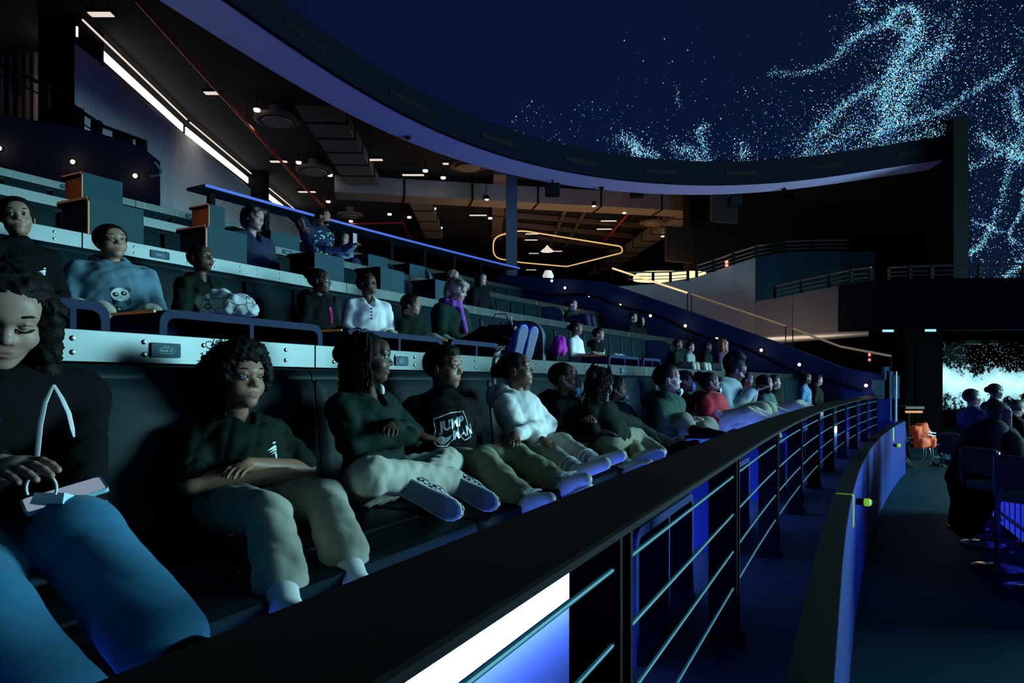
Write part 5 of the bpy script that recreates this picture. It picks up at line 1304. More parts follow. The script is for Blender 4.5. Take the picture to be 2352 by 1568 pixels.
P_std2 = person('child in dark green shirt standing beside the blue sweatshirt child', 1878, 873, 1.28, S=.20, tone='light', hair='short', shirt=C_polo, arms='side', legs='stand', pants=C_navy, standing=True, yaw=30, pitch=4)
# ---------------------------------------------------------------- second row
R2 = dict(row=2)
P_edge = person('boy in black shirt facing the camera at the picture edge', 38, 498, 4.0, S=.205, tone='olive', hair='bowl', shirt=C_black, arms='lap', legs='out', pants=C_khaki, yaw=-24, pitch=2, roll=6, gaze=Vector((-.4,-1,1.4)), row=2)
P_panda = person('boy in blue grey hoodie with a panda print', 256, 556, 3.98, S=.205, tone='olive', hair='bowl', shirt=C_grey, hood=True, arms='lap', legs='out', pants=C_khaki, face=-22, yaw=12, pitch=7, roll=5, gaze=LOOK, row=2, build=1.3, fw=1.14)
P_bag = person('boy in dark polo behind a patterned cloth bag', 461, 594, 4.02, S=.195, tone='deep', hair='buzz', kind='child_open', shirt=C_polo, sleeve='short', collar=True, arms='lap', legs='out', pants=C_khaki, yaw=6, pitch=13, gaze=LOOK, row=2)
P_glass = person('girl with puffy ponytail and glasses in black jacket over pink', 735, 646, 3.92, S=.20, tone='deep', hair='puff', shirt=C_black, hood=True, arms='lap', legs='out', pants=C_black, yaw=22, pitch=2, gaze=LOOK, row=2)
P_wsw = person('child in white buttoned sweater looking up', 843, 653, 3.85, S=.20, tone='deep', hair='fade', shirt=C_white, collar=True, arms='lap', legs='out', pants=C_tan, face=-35, yaw=36, pitch=15, gaze=LOOK, row=2, build=1.1)
P_small = person('small boy in dark polo holding something in his lap', 945, 700, 3.62, S=.192, tone='tan', hair='bowl', shirt=C_polo, sleeve='short', arms='lap', legs='out', pants=C_khaki, yaw=18, pitch=3, gaze=LOOK, row=2)
P_scarf = person('woman in dark green top with purple scarf looking down', 1050, 667, 3.72, S=.235, kind='adult', tone='light', hair='wavyshort', hairm=M_blond, shirt=C_green, arms='lap', legs='out', pants=C_black, yaw=18, pitch=-14, shut=True, row=2, shoes=(cloth('blue_lit_canvas', (.06,.10,.55)), mat('blue_lit_sole', (.10,.24,.85), .5)), shoe={n: (lambda f, r, Z: (Z*.95+f*.25, f*.85+r*.45)) for n in 'RL'},  # blue LED light on shoes and soles is put into their colours
    jp=dict(knR=(1110,770,3.2), anR=(1178,800,2.75), knL=(1140,768,3.25), anL=(1203,802,2.80)))
P_r2a = person('girl in white top beside the black hoodie boy in second row', 1324, 754, 3.85, S=.2, tone='brown', hair='pulled', shirt=C_white, arms='lap', legs='out', pants=C_tan, yaw=20, pitch=4, row=2)
P_r2b = person('boy in black printed hoodie sitting in the second row', 1375, 768, 3.70, S=.19, tone='tan', hair='short', shirt=C_black, hood=True, arms='lap', legs='out', pants=C_tan, yaw=14, pitch=4, row=2)
for px, py, Y, lab, kw in ((1557,790,13.6,'child in green polo near the far end of second row',dict(tone='brown',hair='fade',shirt=C_polo,pants=C_khaki)),(1585,797,14.0,'child in grey green shirt near the far end of second row',dict(tone='light',hair='short',shirt=C_sage,pants=C_tan)),
                     (1625,797,14.4,'dark clothed child left of the red haired woman',dict(tone='deep',hair='fade',shirt=C_polo,pants=C_khaki))):
    person(lab, px, py, 0, S=.2, Ydepth=Y, row=2, arms='lap', legs='hang', yaw=14, pitch=5, lod=2, **kw)
person('woman with long auburn hair and glasses at the stair wall', 1662, 792, 0, S=.235, Ydepth=14.8, row=2, kind='adult', tone='light', hair='longwave', hairm=M_redhair, shirt=cloth('floral_plum', (.10,.04,.09)), legs='hang', pants=C_navy, yaw=-10, pitch=0, lod=1)
# ---------------------------------------------------------------- upper rows
person('young man with wavy brown hair in dark zip sweater', 583, 501, 5.45, S=.235, row=3, kind='adult', tone='light', hair='wavyshort', hairm=M_brown, shirt=C_navy, collar=True, arms='lap', legs='hang', pants=C_navy, yaw=10, pitch=-2, gaze=LOOK)
P_beard = person('bearded man in dark shirt with bright pattern resting an arm on the wing panel', 742, 499, 7.5, S=.26, row=4, kind='adult', tone='tan', hair='fade', shirt=C_navy, arms='lap', legs='hang', pants=C_navy, yaw=25, pitch=0, gaze=LOOK, build=1.35, lod=1, sleeve='short', jp=dict(elR=(690,505,7.7), wrR=(697,522,7.3)))
P_phone = person('woman with dark hair holding up a phone in the top row', 786, 548, 7.3, S=.235, row=4, kind='adult', tone='light', hair='long', shirt=cloth('denim_shirt', (.12,.20,.28)), arms='phone', legs='hang', pants=C_navy, yaw=25, pitch=-6, lod=1, jp=dict(elR=(792,572,7.1), wrR=(812,560,6.8), elL=(800,575,7.1), wrL=(815,560,6.85)))
person('person in black watching from the third row near the scarf woman', 1105, 641, 6.1, S=.225, row=3, kind='adult', tone='light', hair='long', shirt=C_black, pants=C_navy, legs='hang', yaw=5, pitch=0, lod=2)
person('grey haired person half hidden behind the scarf woman', 1041, 634, 6.2, S=.225, row=3, kind='adult', tone='light', hair='buzz', hairm=M_blond, shirt=C_black, pants=C_navy, legs='hang', yaw=5, pitch=0, lod=2)
person('girl with dark hair behind the wing panel in third row', 1314, 700, 0, S=.215, Ydepth=12.5, row=3, tone='light', hair='pulled', shirt=C_green, pants=C_navy, legs='hang', yaw=18, pitch=0, lod=2)
person('man in dark clothes in the upper row before the stair wall', 1454, 729, 0, S=.225, Ydepth=15.5, row=3, kind='adult', tone='light', hair='fade', shirt=C_black, pants=C_navy, legs='hang', yaw=10, lod=2)
person('woman in dark clothes beside the man before the stair wall', 1471, 737, 0, S=.22, Ydepth=15.6, row=3, kind='adult', tone='light', hair='long', shirt=C_black, pants=C_navy, legs='hang', yaw=20, lod=2)
# ---------------------------------------------------------------- face masks, glasses, hair pieces, prints
def mask(P, z0, z1, depth=.455, loops=True, wid=.25):
    nx, nz = 10, 6; vs, fs = [], []
    for j in range(nz+1):
        z = z0+(z1-z0)*j/nz
        for i in range(nx+1):
            x = wid*(2*i/nx-1)*(1-.25*(j/nz)**2); bulge = .03*math.sin(math.pi*j/nz)
            y = depth + bulge - 2.4*x*x - (.14*(j/nz)**3 if z1 < -.45 else .10*(j/nz)**2)
            vs.append(P.hm((x, y, z)))
    for j in range(nz):
        for i in range(nx): fs.append((j*(nx+1)+i, j*(nx+1)+i+1, (j+1)*(nx+1)+i+1, (j+1)*(nx+1)+i))
    o = link_mesh('face_mask', raw_mesh('face_mask', np.array(vs), fs, True), C_mask, P.e); md = o.modifiers.new('paper', 'SOLIDIFY'); md.thickness = .003
    if loops:
        for s in (-1, 1):
            for zz in (z0, z0*.6+z1*.4): MB().tube([P.hm((s*wid*.97, depth-2.3*wid*wid, zz)), P.hm((s*.34, .12, (zz-.05)*.5)), P.hm((s*.385, -.09, .02)), P.hm((s*.375, -.12, -.06))], .006*P.S, 5).build('ear_loop', C_sock, o, True)
mask(P_open, -.37, -.66, depth=.47); mask(P_orange, -.34, -.62, depth=.46); mask(P_camo, -.36, -.64, wid=.22); mask(P_mask, -.06, -.46, depth=.50); mask(P_red, -.36, -.64, wid=.22)
def glasses(P, m_):
    e = None
    mb = MB()
    for s in (-1, 1):
        mb.tube([P.hm((s*.14+.095*math.cos(a), .44-.25*abs(s*.14+.095*math.cos(a))**1.5, .01+.075*math.sin(a))) for a in np.linspace(0, 2*math.pi, 16, endpoint=False)], .010*P.S, 6, closed=True)
        mb.tube([P.hm((s*.235, .40, .03)), P.hm((s*.35, .2, .03)), P.hm((s*.37, -.05, .02))], .009*P.S, 6)
    mb.tube([P.hm((-.045,.44,.02)), P.hm((.045,.44,.02))], .009*P.S, 6)
    mb.build('glasses', m_, P.e, True)
M_frame = mat('clear_blue_frame', (.15,.35,.5), .2, metal=.4); glasses(P_glass, M_frame); glasses(P_glas, M_frame)
# braids
def braids(P, n, length, r0, beads=0, seed=1, zlo=-.9, front=False):
    rr = random.Random(seed)
    for i in range(n):
        a = math.pi*(-.10 + 1.20*i/(n-1)) if not front else math.pi*(-.25+1.5*i/(n-1))    # from one temple round the back to the other
        x, y = .36*math.cos(a), -.08-.42*math.sin(a)
        z0 = .22+rr.uniform(-.1,.12); pts = [(x*.75, y*.8, z0+.22), (x*1.06, y*1.05, z0)]
        L = length*rr.uniform(.8, 1.1); sw = rr.uniform(-.06,.06); N = 9
        for j in range(1, N+1): pts.append((x*1.08+sw*j/N+.02*math.sin(j*2+i), y*1.06+.03*math.cos(j*1.7+i)-(.05*j/N), z0-L*j/N))
        rs = [r0*P.S*(1+.22*math.sin(j*2.9))*(1 if j < N else .7) for j in range(len(pts))]
        q = [P.hm(p_) for p_ in pts]; fine = []; fr = []
        for j in range(len(q)-1):
            for t in range(4): fine.append(q[j]+(q[j+1]-q[j])*t/4); fr.append(r0*P.S*(1+.28*math.sin((j*4+t)*2.1)))
        br_ = MB().tube([Vector(v) for v in fine], fr, 6).build('braid', M_hair, P.hairroot, True)
        if beads and i % 2 == 0:
            mb = MB()
            for b_ in range(beads):
                c = q[-1] + (q[-1]-q[-3])/np.linalg.norm(q[-1]-q[-3])*(-.02+b_*.020)
                rb = .0085; mb.lathe(c, [(.0015,-rb),(rb*.8,-rb*.6),(rb,0),(rb*.8,rb*.6),(.0015,rb)], 8)
            mb.build('hair_beads', mat('pearl_bead', (.72,.78,.82), .2, coat=.5), P.hairroot, True)
for P in (P_braid, P_bead): P.hairroot = [o for o in P.e.children if o.name.startswith('hair')][0]
braids(P_braid, 24, 1.45, .045, seed=3)
braids(P_bead, 22, .95, .042, beads=6, seed=8)
# white fluff ends on the braided girl's collar
for dx in (-.10,-.06,-.02,.09): 
    c = P_braid.NB + P_braid.r*(-dx*.4) + P_braid.f*(.03+dx*.35) + Vector((0,0,.012)); MB().lathe(c, [(.001,-.028),(.012,-.016),(.014,0),(.011,.016),(.001,.026)], 9, P_braid.f*.5-Vector((0,0,1))+P_braid.r*dx*4).build('hair_clasp', C_sock, P_braid.hairroot, True)
# loose curls on the boy
rr = random.Random(4); mb = MB()
for i in range(70):
    th = rr.uniform(-.2, math.pi+.2) if i % 3 else rr.uniform(.2, 1.4); ph = rr.uniform(.1, 1.25)
    c = np.array([.50*math.cos(th)*math.sin(ph+.4), -.10+.52*math.sin(th)*math.sin(ph+.25)*.95, .16+.47*math.cos(ph)])
    ax = np.array([rr.uniform(-1,1), rr.uniform(-1,1), rr.uniform(-1,1)]); ax /= np.linalg.norm(ax); u = np.cross(ax, [0,0,1.]); u /= np.linalg.norm(u); w = np.cross(ax, u); R_ = rr.uniform(.035,.075)
    mb.tube([P_boy.hm(c + (u*math.cos(t)+w*math.sin(t))*R_ + ax*.02*t*.6) for t in np.linspace(0, rr.uniform(3.5, 7), 13)], .0075*P_boy.S, 5)
hr_ = [o for o in P_boy.e.children if o.name.startswith('hair')][0]; tag(mb.build('loose_curls', M_hair, hr_, True), kind='stuff')
# ribbon
P = P_white; pts = [(.02,-.42,.60),(.05,-.36,.70),(.10,-.25,.74),(.0,-.40,.62),(-.02,-.55,.42),(-.04,-.66,.10),(-.02,-.68,-.20),(-.05,-.66,-.50),(-.02,-.70,-.72)]
MB().tube([P.hm((x+.02*math.sin(i*2.), y+.03*math.sin(i*3.1), z)) for i, (x, y, z) in enumerate(pts)], [.05*P.S,.08*P.S,.03*P.S,.09*P.S,.05*P.S,.085*P.S,.06*P.S,.09*P.S,.04*P.S], 7, flat=.25).build('hair_ribbon', cloth('cream_ribbon', (.72,.62,.58)), P.e, True)
MB().tube([P.hm((.0,-.42,.60)), P.hm((.12,-.28,.66)), P.hm((.18,-.12,.70)), P.hm((.1,-.2,.62))], [.02*P.S,.09*P.S,.06*P.S,.02*P.S], 7, flat=.3).build('ribbon_bow', cloth('cream_ribbon', (.72,.62,.58)), P.e, True)
# stripes of her socks
M_stripe = cloth('lavender_stripe', (.30,.30,.42))
for n in 'RL':
    an, kn = P_white.J['an'+n], P_white.J['kn'+n]; ax = (an-kn).normalized(); U = ax.cross(Vector((0,0,1))).normalized(); V_ = ax.cross(U)
    for t_, r_, m_ in ((.085,.046,C_sock),(.066,.043,M_stripe),(.050,.0425,C_sock),(.034,.042,M_stripe)):
        MB().tube([an - ax*t_ + (U*math.cos(a)+V_*math.sin(a))*r_*P_white.k for a in np.linspace(0, 2*math.pi, 18, endpoint=False)], .0075, 6, closed=True).build('sock_band', m_, P_white.e, True)
# ---------------------------------------------------------------- prints
def chest(P, up=0.0, side=0.0): return P.NB + P.f*.10*P.k + Vector((0,0,-.13*P.k+up)) - P.r*side
def emblem(P, c, s, m=M_print, name='emblem'):
    F_ = []
    F_.append(poly2([(-.9,.05),(-.2,.42),(.35,.62),(.5,.35),(.05,.2)])); F_.append(poly2([(-.7,-.18),(-.1,.12),(.3,.22),(.38,.02),(-.05,-.05)])); F_.append(poly2([(-.45,-.45),(0,-.15),(.35,-.12),(.3,-.35),(-.05,-.3)]))
    F_.append(poly2([(.12,-.42),(.42,-.38),(.44,-.62),(.16,-.66)])); F_.append(poly2([(.05,.72),(.5,.8),(.52,.98),(.1,.92)])); F_.append(disc2(.22,.12,.13,.2))
    F_.append(poly2([(.12,-.7),(.44,-.68),(.44,-.86),(.16,-.88)]))
    decal(P, [(v*s, f) for v, f in F_], c, -P.r, Vector((0,0,1)), m, name, out=P.f)
emblem(P_boy, chest(P_boy, .035, .06), .030); emblem(P_edge, chest(P_edge, -.02, .06), .032); emblem(P_small, chest(P_small, -.05, .05), .026)
emblem(P_mask, chest(P_mask, -.03, .05), .03); emblem(P_camo, chest(P_camo, -.05, .06), .05)
emblem(P_orange, chest(P_orange, -.05, .045), .042, mat('orange_print', (.75,.16,.03), .6))
emblem(P_open, chest(P_open, -.08, .02), .062); emblem(P_r2b, chest(P_r2b, -.05, .0), .07)
# big lettered graphic on the black sweatshirt
def lettered(P, body, size, c, ux, uy, m, name, shear=.2, bold=.002, out=None, xs=1.0):
    v, f = text_mesh(body, size, 0.0, shear=shear, bold=bold); decal(P, [(v[:,:2]*np.array([xs,1]), f)], c, ux, uy, m, name, out=out or P.f)
P = P_jump; c0 = chest(P, -.02, .0); ux = (-P.r + Vector((0,0,.22))).normalized(); uy = (Vector((0,0,1)) + P.r*.22).normalized()
M_holo = mat('silver_print', (.62,.72,.78), .25, metal=.5, noise=.25, scale=25)
lettered(P, 'JUMP', .062, c0 + uy*.030 - ux*.005, ux, uy, M_holo, 'print_lettering', bold=.0025, xs=.95); lettered(P, 'MAN', .062, c0 - uy*.022 + ux*.042, ux, uy, M_holo, 'print_lettering', bold=.0025, xs=.9)
sw_ = [(-.085,.012),(-.100,-.018),(-.092,-.045),(-.066,-.052),(-.03,-.036),(.012,-.006),(-.028,-.020),(-.056,-.022),(-.072,-.010)]
decal(P, [poly2(sw_)], c0, ux, uy, M_holo, 'print_swoosh', out=P.f)
out_ = [(-.085,.075),(.0,.085),(.075,.075),(.085,.02),(.085,-.055),(.04,-.060),(.02,-.02),(-.06,-.062),(-.105,-.05),(-.112,-.015),(-.09,.02)]
mo = []
for i in range(len(out_)):
    a, b_ = np.array(out_[i]), np.array(out_[(i+1) % len(out_)]); t_ = (b_-a)/np.linalg.norm(b_-a); n_ = np.array([-t_[1], t_[0]])*.0022
    N = 4
    for j in range(N):
        p0, p1 = a+(b_-a)*j/N, a+(b_-a)*(j+1)/N; mo.append(poly2([p0-n_, p1-n_, p1+n_, p0+n_]))
decal(P, mo, c0, ux, uy, M_print, 'print_outline', out=P.f)
lettered(P_std1, 'STAR', .055, chest(P_std1, -.05), -P_std1.r, Vector((0,0,1)), mat('sky_print', (.2,.5,.7), .6), 'print_lettering', shear=0)
# panda print
P = P_panda; c0 = chest(P, -.085, .012); ux, uy = -P.r, Vector((0,0,1)); K_ = mat('black_print', (.006,.006,.007), .6); Wp = mat('pale_print2', (.66,.76,.78), .6)
for m_, L, off in ((K_, [disc2(-.038,.052,.016), disc2(.042,.056,.016), disc2(-.022,-.018,.016,.026), disc2(.044,-.012,.020,.022), disc2(-.008,-.062,.022,.020)], .002), (Wp, [disc2(0,.025,.050,.040)], .004), (K_, [disc2(-.022,.024,.015,.013), disc2(.020,.034,.015,.013), disc2(.002,.010,.006,.004)], .006), (Wp, [disc2(-.020,.026,.006), disc2(.021,.035,.006), disc2(-.006,-.062,.008)], .008)):
    decal(P, L, c0, ux, uy, m_, 'panda_print', off=off, out=P.f)
# buttons of the white sweater
P = P_wsw; decal(P, [disc2(0, -.028*i, .0075) for i in range(4)], chest(P, .045), -P.r, Vector((0,0,1)), M_blackrub, 'button', off=.004, out=P.f)
P = P_boy
# pink lining of the glasses girl
P = P_glass; decal(P, [poly2([(-.012,.06),(.022,.065),(.034,0),(.030,-.07),(.012,-.07),(.012,0)])], chest(P, -.02, .02), -P.r, Vector((0,0,1)), C_pink, 'pink_front', off=.006, out=P.f)
# stars on the green sweater, lanyard of the sage hoodie
P = P_star; rr = random.Random(2); decal(P, [disc2(rr.uniform(-.12,.12), rr.uniform(-.16,.05), .012, n=5) for _ in range(12)], chest(P, -.04), -P.r*.8-P.f*.0+P.r*0, Vector((0,0,1)), Wp, 'star_print', off=.004, out=(P.f+P.r).normalized())
P = P_sage; decal(P, [poly2([(-.015,.05),(-.008,.05),(-.004,-.10),(-.012,-.10)]), poly2([(-.03,-.10),(.015,-.10),(.015,-.15),(-.03,-.15)])], chest(P, 0), -P.r, Vector((0,0,1)), Wp, 'lanyard', off=.004, out=P.f)
# purple scarf
P = P_scarf; F = Field(v3(P.NB)-.3, v3(P.NB)+.2, .014)
for a in np.linspace(0, 2*math.pi, 9)[:-1]:
    b_ = a+2*math.pi/8; F.cone(P.NB+P.r*.085*math.cos(a)+P.f*.085*math.sin(a)+Vector((0,0,.02-.02*math.sin(a))), P.NB+P.r*.085*math.cos(b_)+P.f*.085*math.sin(b_)+Vector((0,0,.02-.02*math.sin(b_))), .038, .038, .015)
F.cone(P.NB+P.f*.10, P.NB+P.f*.165+Vector((0,0,-.27)), .036, .04, .02); F.wrinkle(.008, .05, 5); field_obj(F, 'scarf', mat('purple_print_scarf', (.22,.05,.30), .8, noise=.8, scale=22), P.e)
# beard and bright pattern of the man in the top row
P = P_beard; MB().lathe(P.hm((0,.16,-.36)), [(.001,-.13*P.S),(.16*P.S,-.10*P.S),(.25*P.S,.02*P.S),(.24*P.S,.12*P.S),(.15*P.S,.16*P.S)], 14, v3(P.hf[2])).build('beard', M_hair, P.e, True)
rr = random.Random(9); pc_ = [mat('mint_print', (.10,.55,.42), .6), mat('aqua_print', (.12,.55,.62), .6), mat('lime_print', (.35,.6,.15), .6)]
for m_ in pc_: decal(P, [disc2(rr.uniform(-.24,.24), rr.uniform(-.36,.08), rr.uniform(.010,.022), rr.uniform(.008,.018), n=7) for _ in range(26)], P.NB + P.f*.1 + Vector((0,0,-.15)), (-P.r*.85+P.f*.15).normalized(), Vector((0,0,1)), m_, 'shirt_print', off=.006, out=(P.f*.9+P.r*.35).normalized())['kind'] = 'stuff'
# ---------------------------------------------------------------- things held or lying about
def slab_thing(name, lab, cat, c, u, v, hw, hh, th, m_, face=None):
    u = Vector(u).normalized(); v = (Vector(v)-u*Vector(v).dot(u)).normalized(); n = u.cross(v); e = empty(name, c, lab, cat)
    out = rounded([(-hw,-hh),(hw,-hh),(hw,hh),(-hw,hh)], min(hw,hh)*.25, 3)
    MB().prism([Vector(c)+u*x+v*y-n*th/2 for x, y in out], n*th).build('case', m_, e)
    if face: MB().prism([Vector(c)+u*x*.93+v*y*.95+n*th/2 for x, y in out], n*.0008).build('screen', face, e)
    return e
E_phone = emat('phone_glow', (.6,.75,1), .35, False)
P = P_woman; slab_thing('phone', 'slim phone with pale case held by the black haired woman', 'phone', J3(150,1138,1.47), P.f*.4-P.r*.9+Vector((0,0,.25)), -P.f*.9+Vector((0,0,.12)), .075, .037, .009, mat('aqua_phone_case', (.25,.6,.65), .35), E_phone)
P = P_phone; slab_thing('phone', 'white phone raised by the woman in the top row', 'phone', J3(815,548,6.75), Vector((0,0,1)), P.r, .075, .04, .01, mat('white_phone_case', (.8,.8,.8), .4), E_phone)
P = P_sage; slab_thing('phone', 'dark phone in the hands of the sage hoodie woman', 'phone', P.J['wrR'].lerp(P.J['wrL'], .5)+P.f*.10+Vector((0,0,.02)), P.f+Vector((0,0,.4)), P.r, .075, .038, .009, M_blackrub, E_phone)
# paper mask dangling from the woman's fingers
c = J3(103, 1133, 1.43); e = empty('face_mask', c, 'loose paper mask with ear loop in the black haired woman hand', 'mask')
MB().tube([c + Vector((.030*math.cos(a), -.01, .030*math.sin(a)+.012)) for a in np.linspace(-.4, 3.6, 16)], .0032, 6).build('ear_loop', C_sock, e, True)
slab = MB().prism([c+Vector((-.03,0,-.02)), c+Vector((.035,0,-.02)), c+Vector((.032,.01,.0)), c+Vector((-.028,.01,.0))], (0,.03,-.01)); slab.build('mask_paper', C_mask, e)
# drawstrings, tee and badge of the woman
P = P_woman
for pts in ([(122,884,1.62),(103,925,1.585),(92,975,1.565),(86,1040,1.55),(84,1070,1.55)], [(124,884,1.62),(142,915,1.585),(158,950,1.57),(166,985,1.56),(170,1003,1.56)]):
    MB().tube([J3(*q) for q in pts], [.0035,.0055,.006,.0055,.0025], 6, flat=.5).build('drawstring', C_sock, P.e, True)
F = Field(v3(P.NB)-.35, v3(P.NB)+.35, .012)
emblem(P_woman, J3(62, 950, 1.60), .022, mat('red_blue_print', (.25,.12,.4), .6), 'tee_badge')
# patterned bag on the lap of the second-row boy
c = J3(520, 704, 3.42); F = Field(v3(c)-.25, v3(c)+.25, .009); F.ell(c, (.15,.11,.085), .02); F.ell(c+Vector((-.08,.0,.03)), (.09,.08,.07), .05); F.ell(c+Vector((.09,0,-.02)), (.10,.08,.06), .05); F.wrinkle(.014, .12, 77); F.box((c.x,c.y,c.z-.36), (1,1,.3), .01, .02, cut=True)
e = empty('cloth_bag', c+Vector((0,0,-.06)), 'crumpled pale patterned cloth bag on the parapet table', 'bag')
Mb, nt, b_ = new_mat('doodle_print'); vo = nt.nodes.new('ShaderNodeTexVoronoi'); vo.inputs['Scale'].default_value = 13; vo.feature = 'DISTANCE_TO_EDGE'; tc = nt.nodes.new('ShaderNodeTexCoord'); nt.links.new(tc.outputs['Object'], vo.inputs['Vector'])
cr = nt.nodes.new('ShaderNodeValToRGB'); cr.color_ramp.elements[0].position = .012; cr.color_ramp.elements[0].color = (.05,.05,.06,1); cr.color_ramp.elements[1].position = .05; cr.color_ramp.elements[1].color = (.62,.70,.72,1); nt.links.new(vo.outputs['Distance'], cr.inputs['Fac']); nt.links.new(cr.outputs['Color'], b_.inputs['Base Color']); b_.inputs['Roughness'].default_value = .8
field_obj(F, 'bag_body', Mb, e, 1)
MB().tube([c+Vector((-.13,0,.05)), c+Vector((-.17,-.02,.02)), c+Vector((-.18,-.03,-.04))], .012, 6).build('strap', C_black, e, True)
# magenta jacket, drink cup with straw
c = J3(1286, 787, 3.75); F = Field(v3(c)-.35, v3(c)+.35, .015); F.ell(c, (.08,.09,.10), .02); F.ell(c+Vector((-.02,.03,-.09)), (.11,.14,.09), .05); F.wrinkle(.015, .15, 3)
e = empty('jacket', c, 'magenta jacket heaped beside the white top girl', 'jacket'); field_obj(F, 'cloth', cloth('magenta_jacket', (.55,.02,.42)), e)
c = J3(1181, 765, 2.9); e = empty('drink_cup', c, 'clear cup with straw on the table by the blue lit shoe soles', 'cup'); MB().lathe(c, [(.001,-.07),(.032,-.07),(.042,.06),(.038,.06),(.03,-.06),(.001,-.06)], 14).build('cup', mat('clear_cup', (.75,.85,.88), .15, spec=.8), e, True); MB().tube([c+Vector((0,0,-.05)), c+Vector((-.03,0,.16))], .004, 6).build('straw', C_sock, e)
e = empty('handbag', J3(1150, 770, 3.0), 'black handbag with thin strap beside the scarf woman', 'bag'); F = Field(v3(J3(1150,770,3.0))-.25, v3(J3(1150,770,3.0))+.25, .015); q = J3(1150,770,3.0); F.box(q, (.13,.10,.09), .03, .01); F.wrinkle(.01,.1,8); field_obj(F, 'bag_body', C_black, e); MB().tube([q+Vector((-.1,0,.08)), q+Vector((-.05,0,.2)), q+Vector((.05,0,.2)), q+Vector((.1,0,.08))], .006, 6).build('strap', M_blackrub, e, True)
# ---------------------------------------------------------------- lower level: bar, stools, people, wheelchair
ZF = -0.80
E_slat = emat('blue_slat_light', (.03,.06,1.0), .75, False); M_chrome = mat('dark_chrome', (.35,.38,.42), .2, metal=.9, noise=0)
c0 = empty('lower_bar', (5.2, 7.0, ZF), 'bar counter with glowing blue vertical slats on the lower level', 'counter')
A, B = Vector((4.55, 5.2, ZF)), Vector((6.55, 9.6, ZF)); d = (B-A).normalized(); n = Vector((d.y, -d.x, 0)); L = (B-A).length
m = MB(); m.box((A+B)/2 + n*.35 + Vector((0,0,.5)), L/2, .28, .5, d, n); m.build('carcass', M_black, c0)
for i in range(int(L/.085)): 
    q = A + d*(.04+.085*i) + n*.065; MB().box(q+Vector((0,0,.45)), .006, .006, .40, d, n).build('light_slat', E_slat if i % 3 else emat('blue_slat_dim', (.03,.06,1.0), .2, False), c0)
m = MB(); m.box((A+B)/2 + n*.25 + Vector((0,0,1.03)), L/2, .45, .025, d, n); m.build('counter_top', mat('dark_stone', (.03,.04,.05), .2), c0)
MB().tube([A + n*(-.05) + Vector((0,0,.28)), B + n*(-.05) + Vector((0,0,.28))], .02, 8).build('foot_rail', M_chrome, c0, True)
def stool(x, y, lab, rot):
    e = empty('bar_stool', (x, y, ZF), lab, 'stool', 'bar stools on the lower level'); Q = Vector((x, y, ZF)); f = Vector((math.cos(rot), math.sin(rot), 0)); r = Vector((f.y, -f.x, 0))
    MB().lathe(Q, [(.001,0),(.22,0),(.22,.015),(.05,.035),(.03,.05),(.001,.05)], 24).build('base_disc', M_chrome, e, True)
    MB().tube([Q+Vector((0,0,.04)), Q+Vector((0,0,.78))], .028, 10).build('pole', M_chrome, e, True)
    MB().tube([Q+Vector((.17*math.cos(a), .17*math.sin(a), .30)) for a in np.linspace(0, 2*math.pi, 20, endpoint=False)], .012, 6, closed=True).build('foot_ring', M_chrome, e, True)
    cushion2 = rounded([(-.21,-.20),(.21,-.20),(.21,.20),(-.21,.20)], .07, 4)
    MB().prism([Q+f*a+r*b+Vector((0,0,.78)) for a, b in cushion2], (0,0,.075)).build('seat', mat('grey_green_seat', (.10,.14,.15), .6), e, bevel=.02)
    bk = rounded([(-.20,.93),(.20,.93),(.20,1.20),(-.20,1.20)], .05, 4)
    MB().prism([Q-f*.215+r*a+Vector((0,0,b)) for a, b in bk], -f*.03).build('backrest', mat('dark_backrest', (.03,.035,.04), .5), e, bevel=.008)
    for s in (-1, 1):
        MB().tube([Q-f*.225+r*(s*.205)+Vector((0,0,1.18)), Q-f*.225+r*(s*.205)+Vector((0,0,.92)), Q-f*.20+r*(s*.205)+Vector((0,0,.80)), Q-f*.10+r*(s*.205)+Vector((0,0,.775)), Q+f*.1+r*(s*.205)+Vector((0,0,.775))], .011, 6).build('side_tube', M_chrome, e, True)
for x, y, lab, rt in ((4.62, 6.05, 'bar stool cut by the picture edge nearest the camera', .5), (4.80, 6.75, 'bar stool with dark backrest before the dark coated woman', .25), (5.35, 7.75, 'bar stool hidden under the dark coated woman', .0), (5.75, 8.6, 'bar stool farther along the glowing slats', .0)):
    stool(x, y, lab, rt)
kw = dict(row=1, legs='hang', arms='lap', seatz=ZF+.86)
P_coat = person('woman with long black hair in dark coat seated at the lower bar', 2296, 952, 0, S=.25, Ydepth=7.4, kind='adult', tone='light', hair='long', shirt=cloth('black_coat', (.004,.004,.005)), pants=cloth('black_coat', (.004,.004,.005)), face=26, yaw=4, pitch=-4, build=1.3, lod=1, **kw)
F = Field(v3(P_coat.NB)+np.array([-.5,-.45,-1.2]), v3(P_coat.NB)+np.array([.5,.45,.45]), .022); q = P_coat.NB; f, r = P_coat.f, P_coat.r
F.cone(q+Vector((0,0,-.10))-f*.12, q-f*.20+Vector((0,0,-.55)), .20, .27, .05); F.cone(q-f*.15+Vector((0,0,-.5)), q-f*.30+Vector((0,0,-1.0)), .24, .16, .08); F.cone(q+r*.15-f*.1, q+r*.2-f*.2+Vector((0,0,-.6)), .12, .12, .06); F.wrinkle(.02, .2, 4)
field_obj(F, 'long_coat', cloth('black_coat', (.004,.004,.005)), P_coat.e)
person('man with short hair and blue jacket beyond the dark coated woman', 2233, 912, 0, S=.24, Ydepth=9.2, kind='adult', tone='deep', hair='buzz', shirt=cloth('dark_blue_jacket', (.01,.02,.06)), pants=C_navy, face=26, yaw=10, pitch=14, lod=2, build=1.1, **kw)
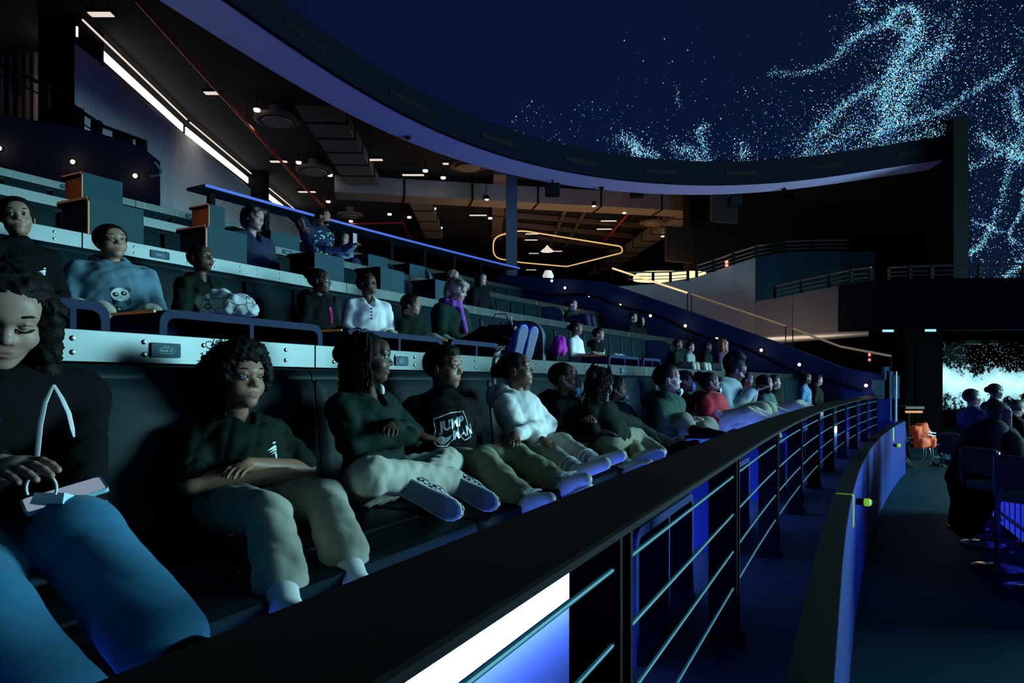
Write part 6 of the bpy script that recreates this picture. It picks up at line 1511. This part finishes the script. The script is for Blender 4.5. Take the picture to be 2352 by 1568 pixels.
person('person with dark hair before the bright lower screen', 2287, 898, 0, S=.235, Ydepth=10.6, kind='adult', tone='deep', hair='pulled', shirt=C_black, pants=C_navy, face=26, yaw=0, pitch=0, lod=2, **kw)
person('person in cap leaning at the lower bar by the picture edge', 2336, 938, 0, S=.23, Ydepth=9.8, kind='adult', tone='light', hair='short', hairm=M_brown, shirt=C_black, pants=C_navy, face=20, yaw=20, pitch=-14, lod=2, **kw)
# wheelchair with an orange vest
Y = 14.6; q = at(2108, 1055, Y); q.z = ZF; e = empty('wheelchair', q, 'folded wheelchair parked by the end of the blue fascia', 'wheelchair')
def ring_at(c, R, t, ax, name, m_):
    A_ = Vector(ax).normalized(); U = A_.cross(Vector((0,0,1))).normalized(); V_ = A_.cross(U)
    MB().tube([c + (U*math.cos(a)+V_*math.sin(a))*R for a in np.linspace(0, 2*math.pi, 22, endpoint=False)], t, 6, closed=True).build(name, m_, e, True)
for dx in (0, .5):
    ring_at(q+Vector((dx*.3,dx,.31)), .30, .022, (.15,1,0), 'wheel', M_blackrub); ring_at(q+Vector((dx*.3,dx-.02,.31)), .25, .008, (.15,1,0), 'hand_rim', M_chrome); ring_at(q+Vector((.62+dx*.2,dx,.10)), .085, .02, (.15,1,0), 'caster', M_blackrub)
    MB().tube([q+Vector((0,dx,.95)), q+Vector((.05,dx,.5)), q+Vector((.5,dx,.5)), q+Vector((.62,dx,.2)), q+Vector((.85,dx,.12))], .016, 6).build('frame_tube', mat('blue_frame_tube', (.03,.06,.25), .35), e, True)
MB().box(q+Vector((.28,.25,.48)), .24, .22, .02).build('seat', C_navy, e); MB().box(q+Vector((.86,.25,.10)), .10, .18, .012, (.9,0,-.4), (0,1,0)).build('footplate', M_blackrub, e)
vq = at(2117, 1000, Y-.1); F = Field(v3(vq)-.5, v3(vq)+.5, .02); F.box(vq, (.17,.09,.24), .06, .02, np.array([[.95,0,.3],[0,1,0],[-.3,0,.95]])); F.box(vq+Vector((.07,0,-.14)), (.18,.12,.10), .05, .05); F.wrinkle(.03, .16, 6)
e2 = empty('safety_vest', vq, 'orange vest with pale stripes hung on the wheelchair', 'vest'); field_obj(F, 'cloth', mat('orange_vest', (.85,.12,.03), .7, emit=(1,.15,.03), es=.05), e2)
for zz in (.0, .06): MB().box(vq+Vector((.10,-.175,zz+.02)), .09, .012, .012, (1,0,-.2)).build('stripe', C_sock, e2)
# low tables and lamps far back on the lower level
for px, py, Y, w, lab in ((2085,935,16.5,.22,'amber lit low table beyond the landing'),):
    q = at(px, py, Y); e = empty('amber_table', q, lab, 'table'); MB().box(q, w, .3, .03).build('top', mat('amber_wood', (.05,.03,.02), .4), e); MB().box(q+Vector((0,-.25,-.10)), w*.9, .02, .025).build('glow_strip', emat('amber_strip', (1,.35,.08), .7, False), e)
    MB().tube([q, Vector((q.x, q.y, ZF))], .05, 8).build('leg', M_black, e)
q = at(2200, 1036, 16.0); e = empty('floor_light', q, 'yellow light strip glowing low on the far lower floor', 'light'); MB().box(q, .45, .05, .06).build('housing', M_black, e); MB().box(q+Vector((0,-.06,.0)), .42, .01, .045).build('lens', emat('yellow_strip', (1,.6,.12), 1.6, False), e)
point('amber_floor_glow', q+Vector((-.6,-1.2,.3)), 5, (1,.5,.15), .2)
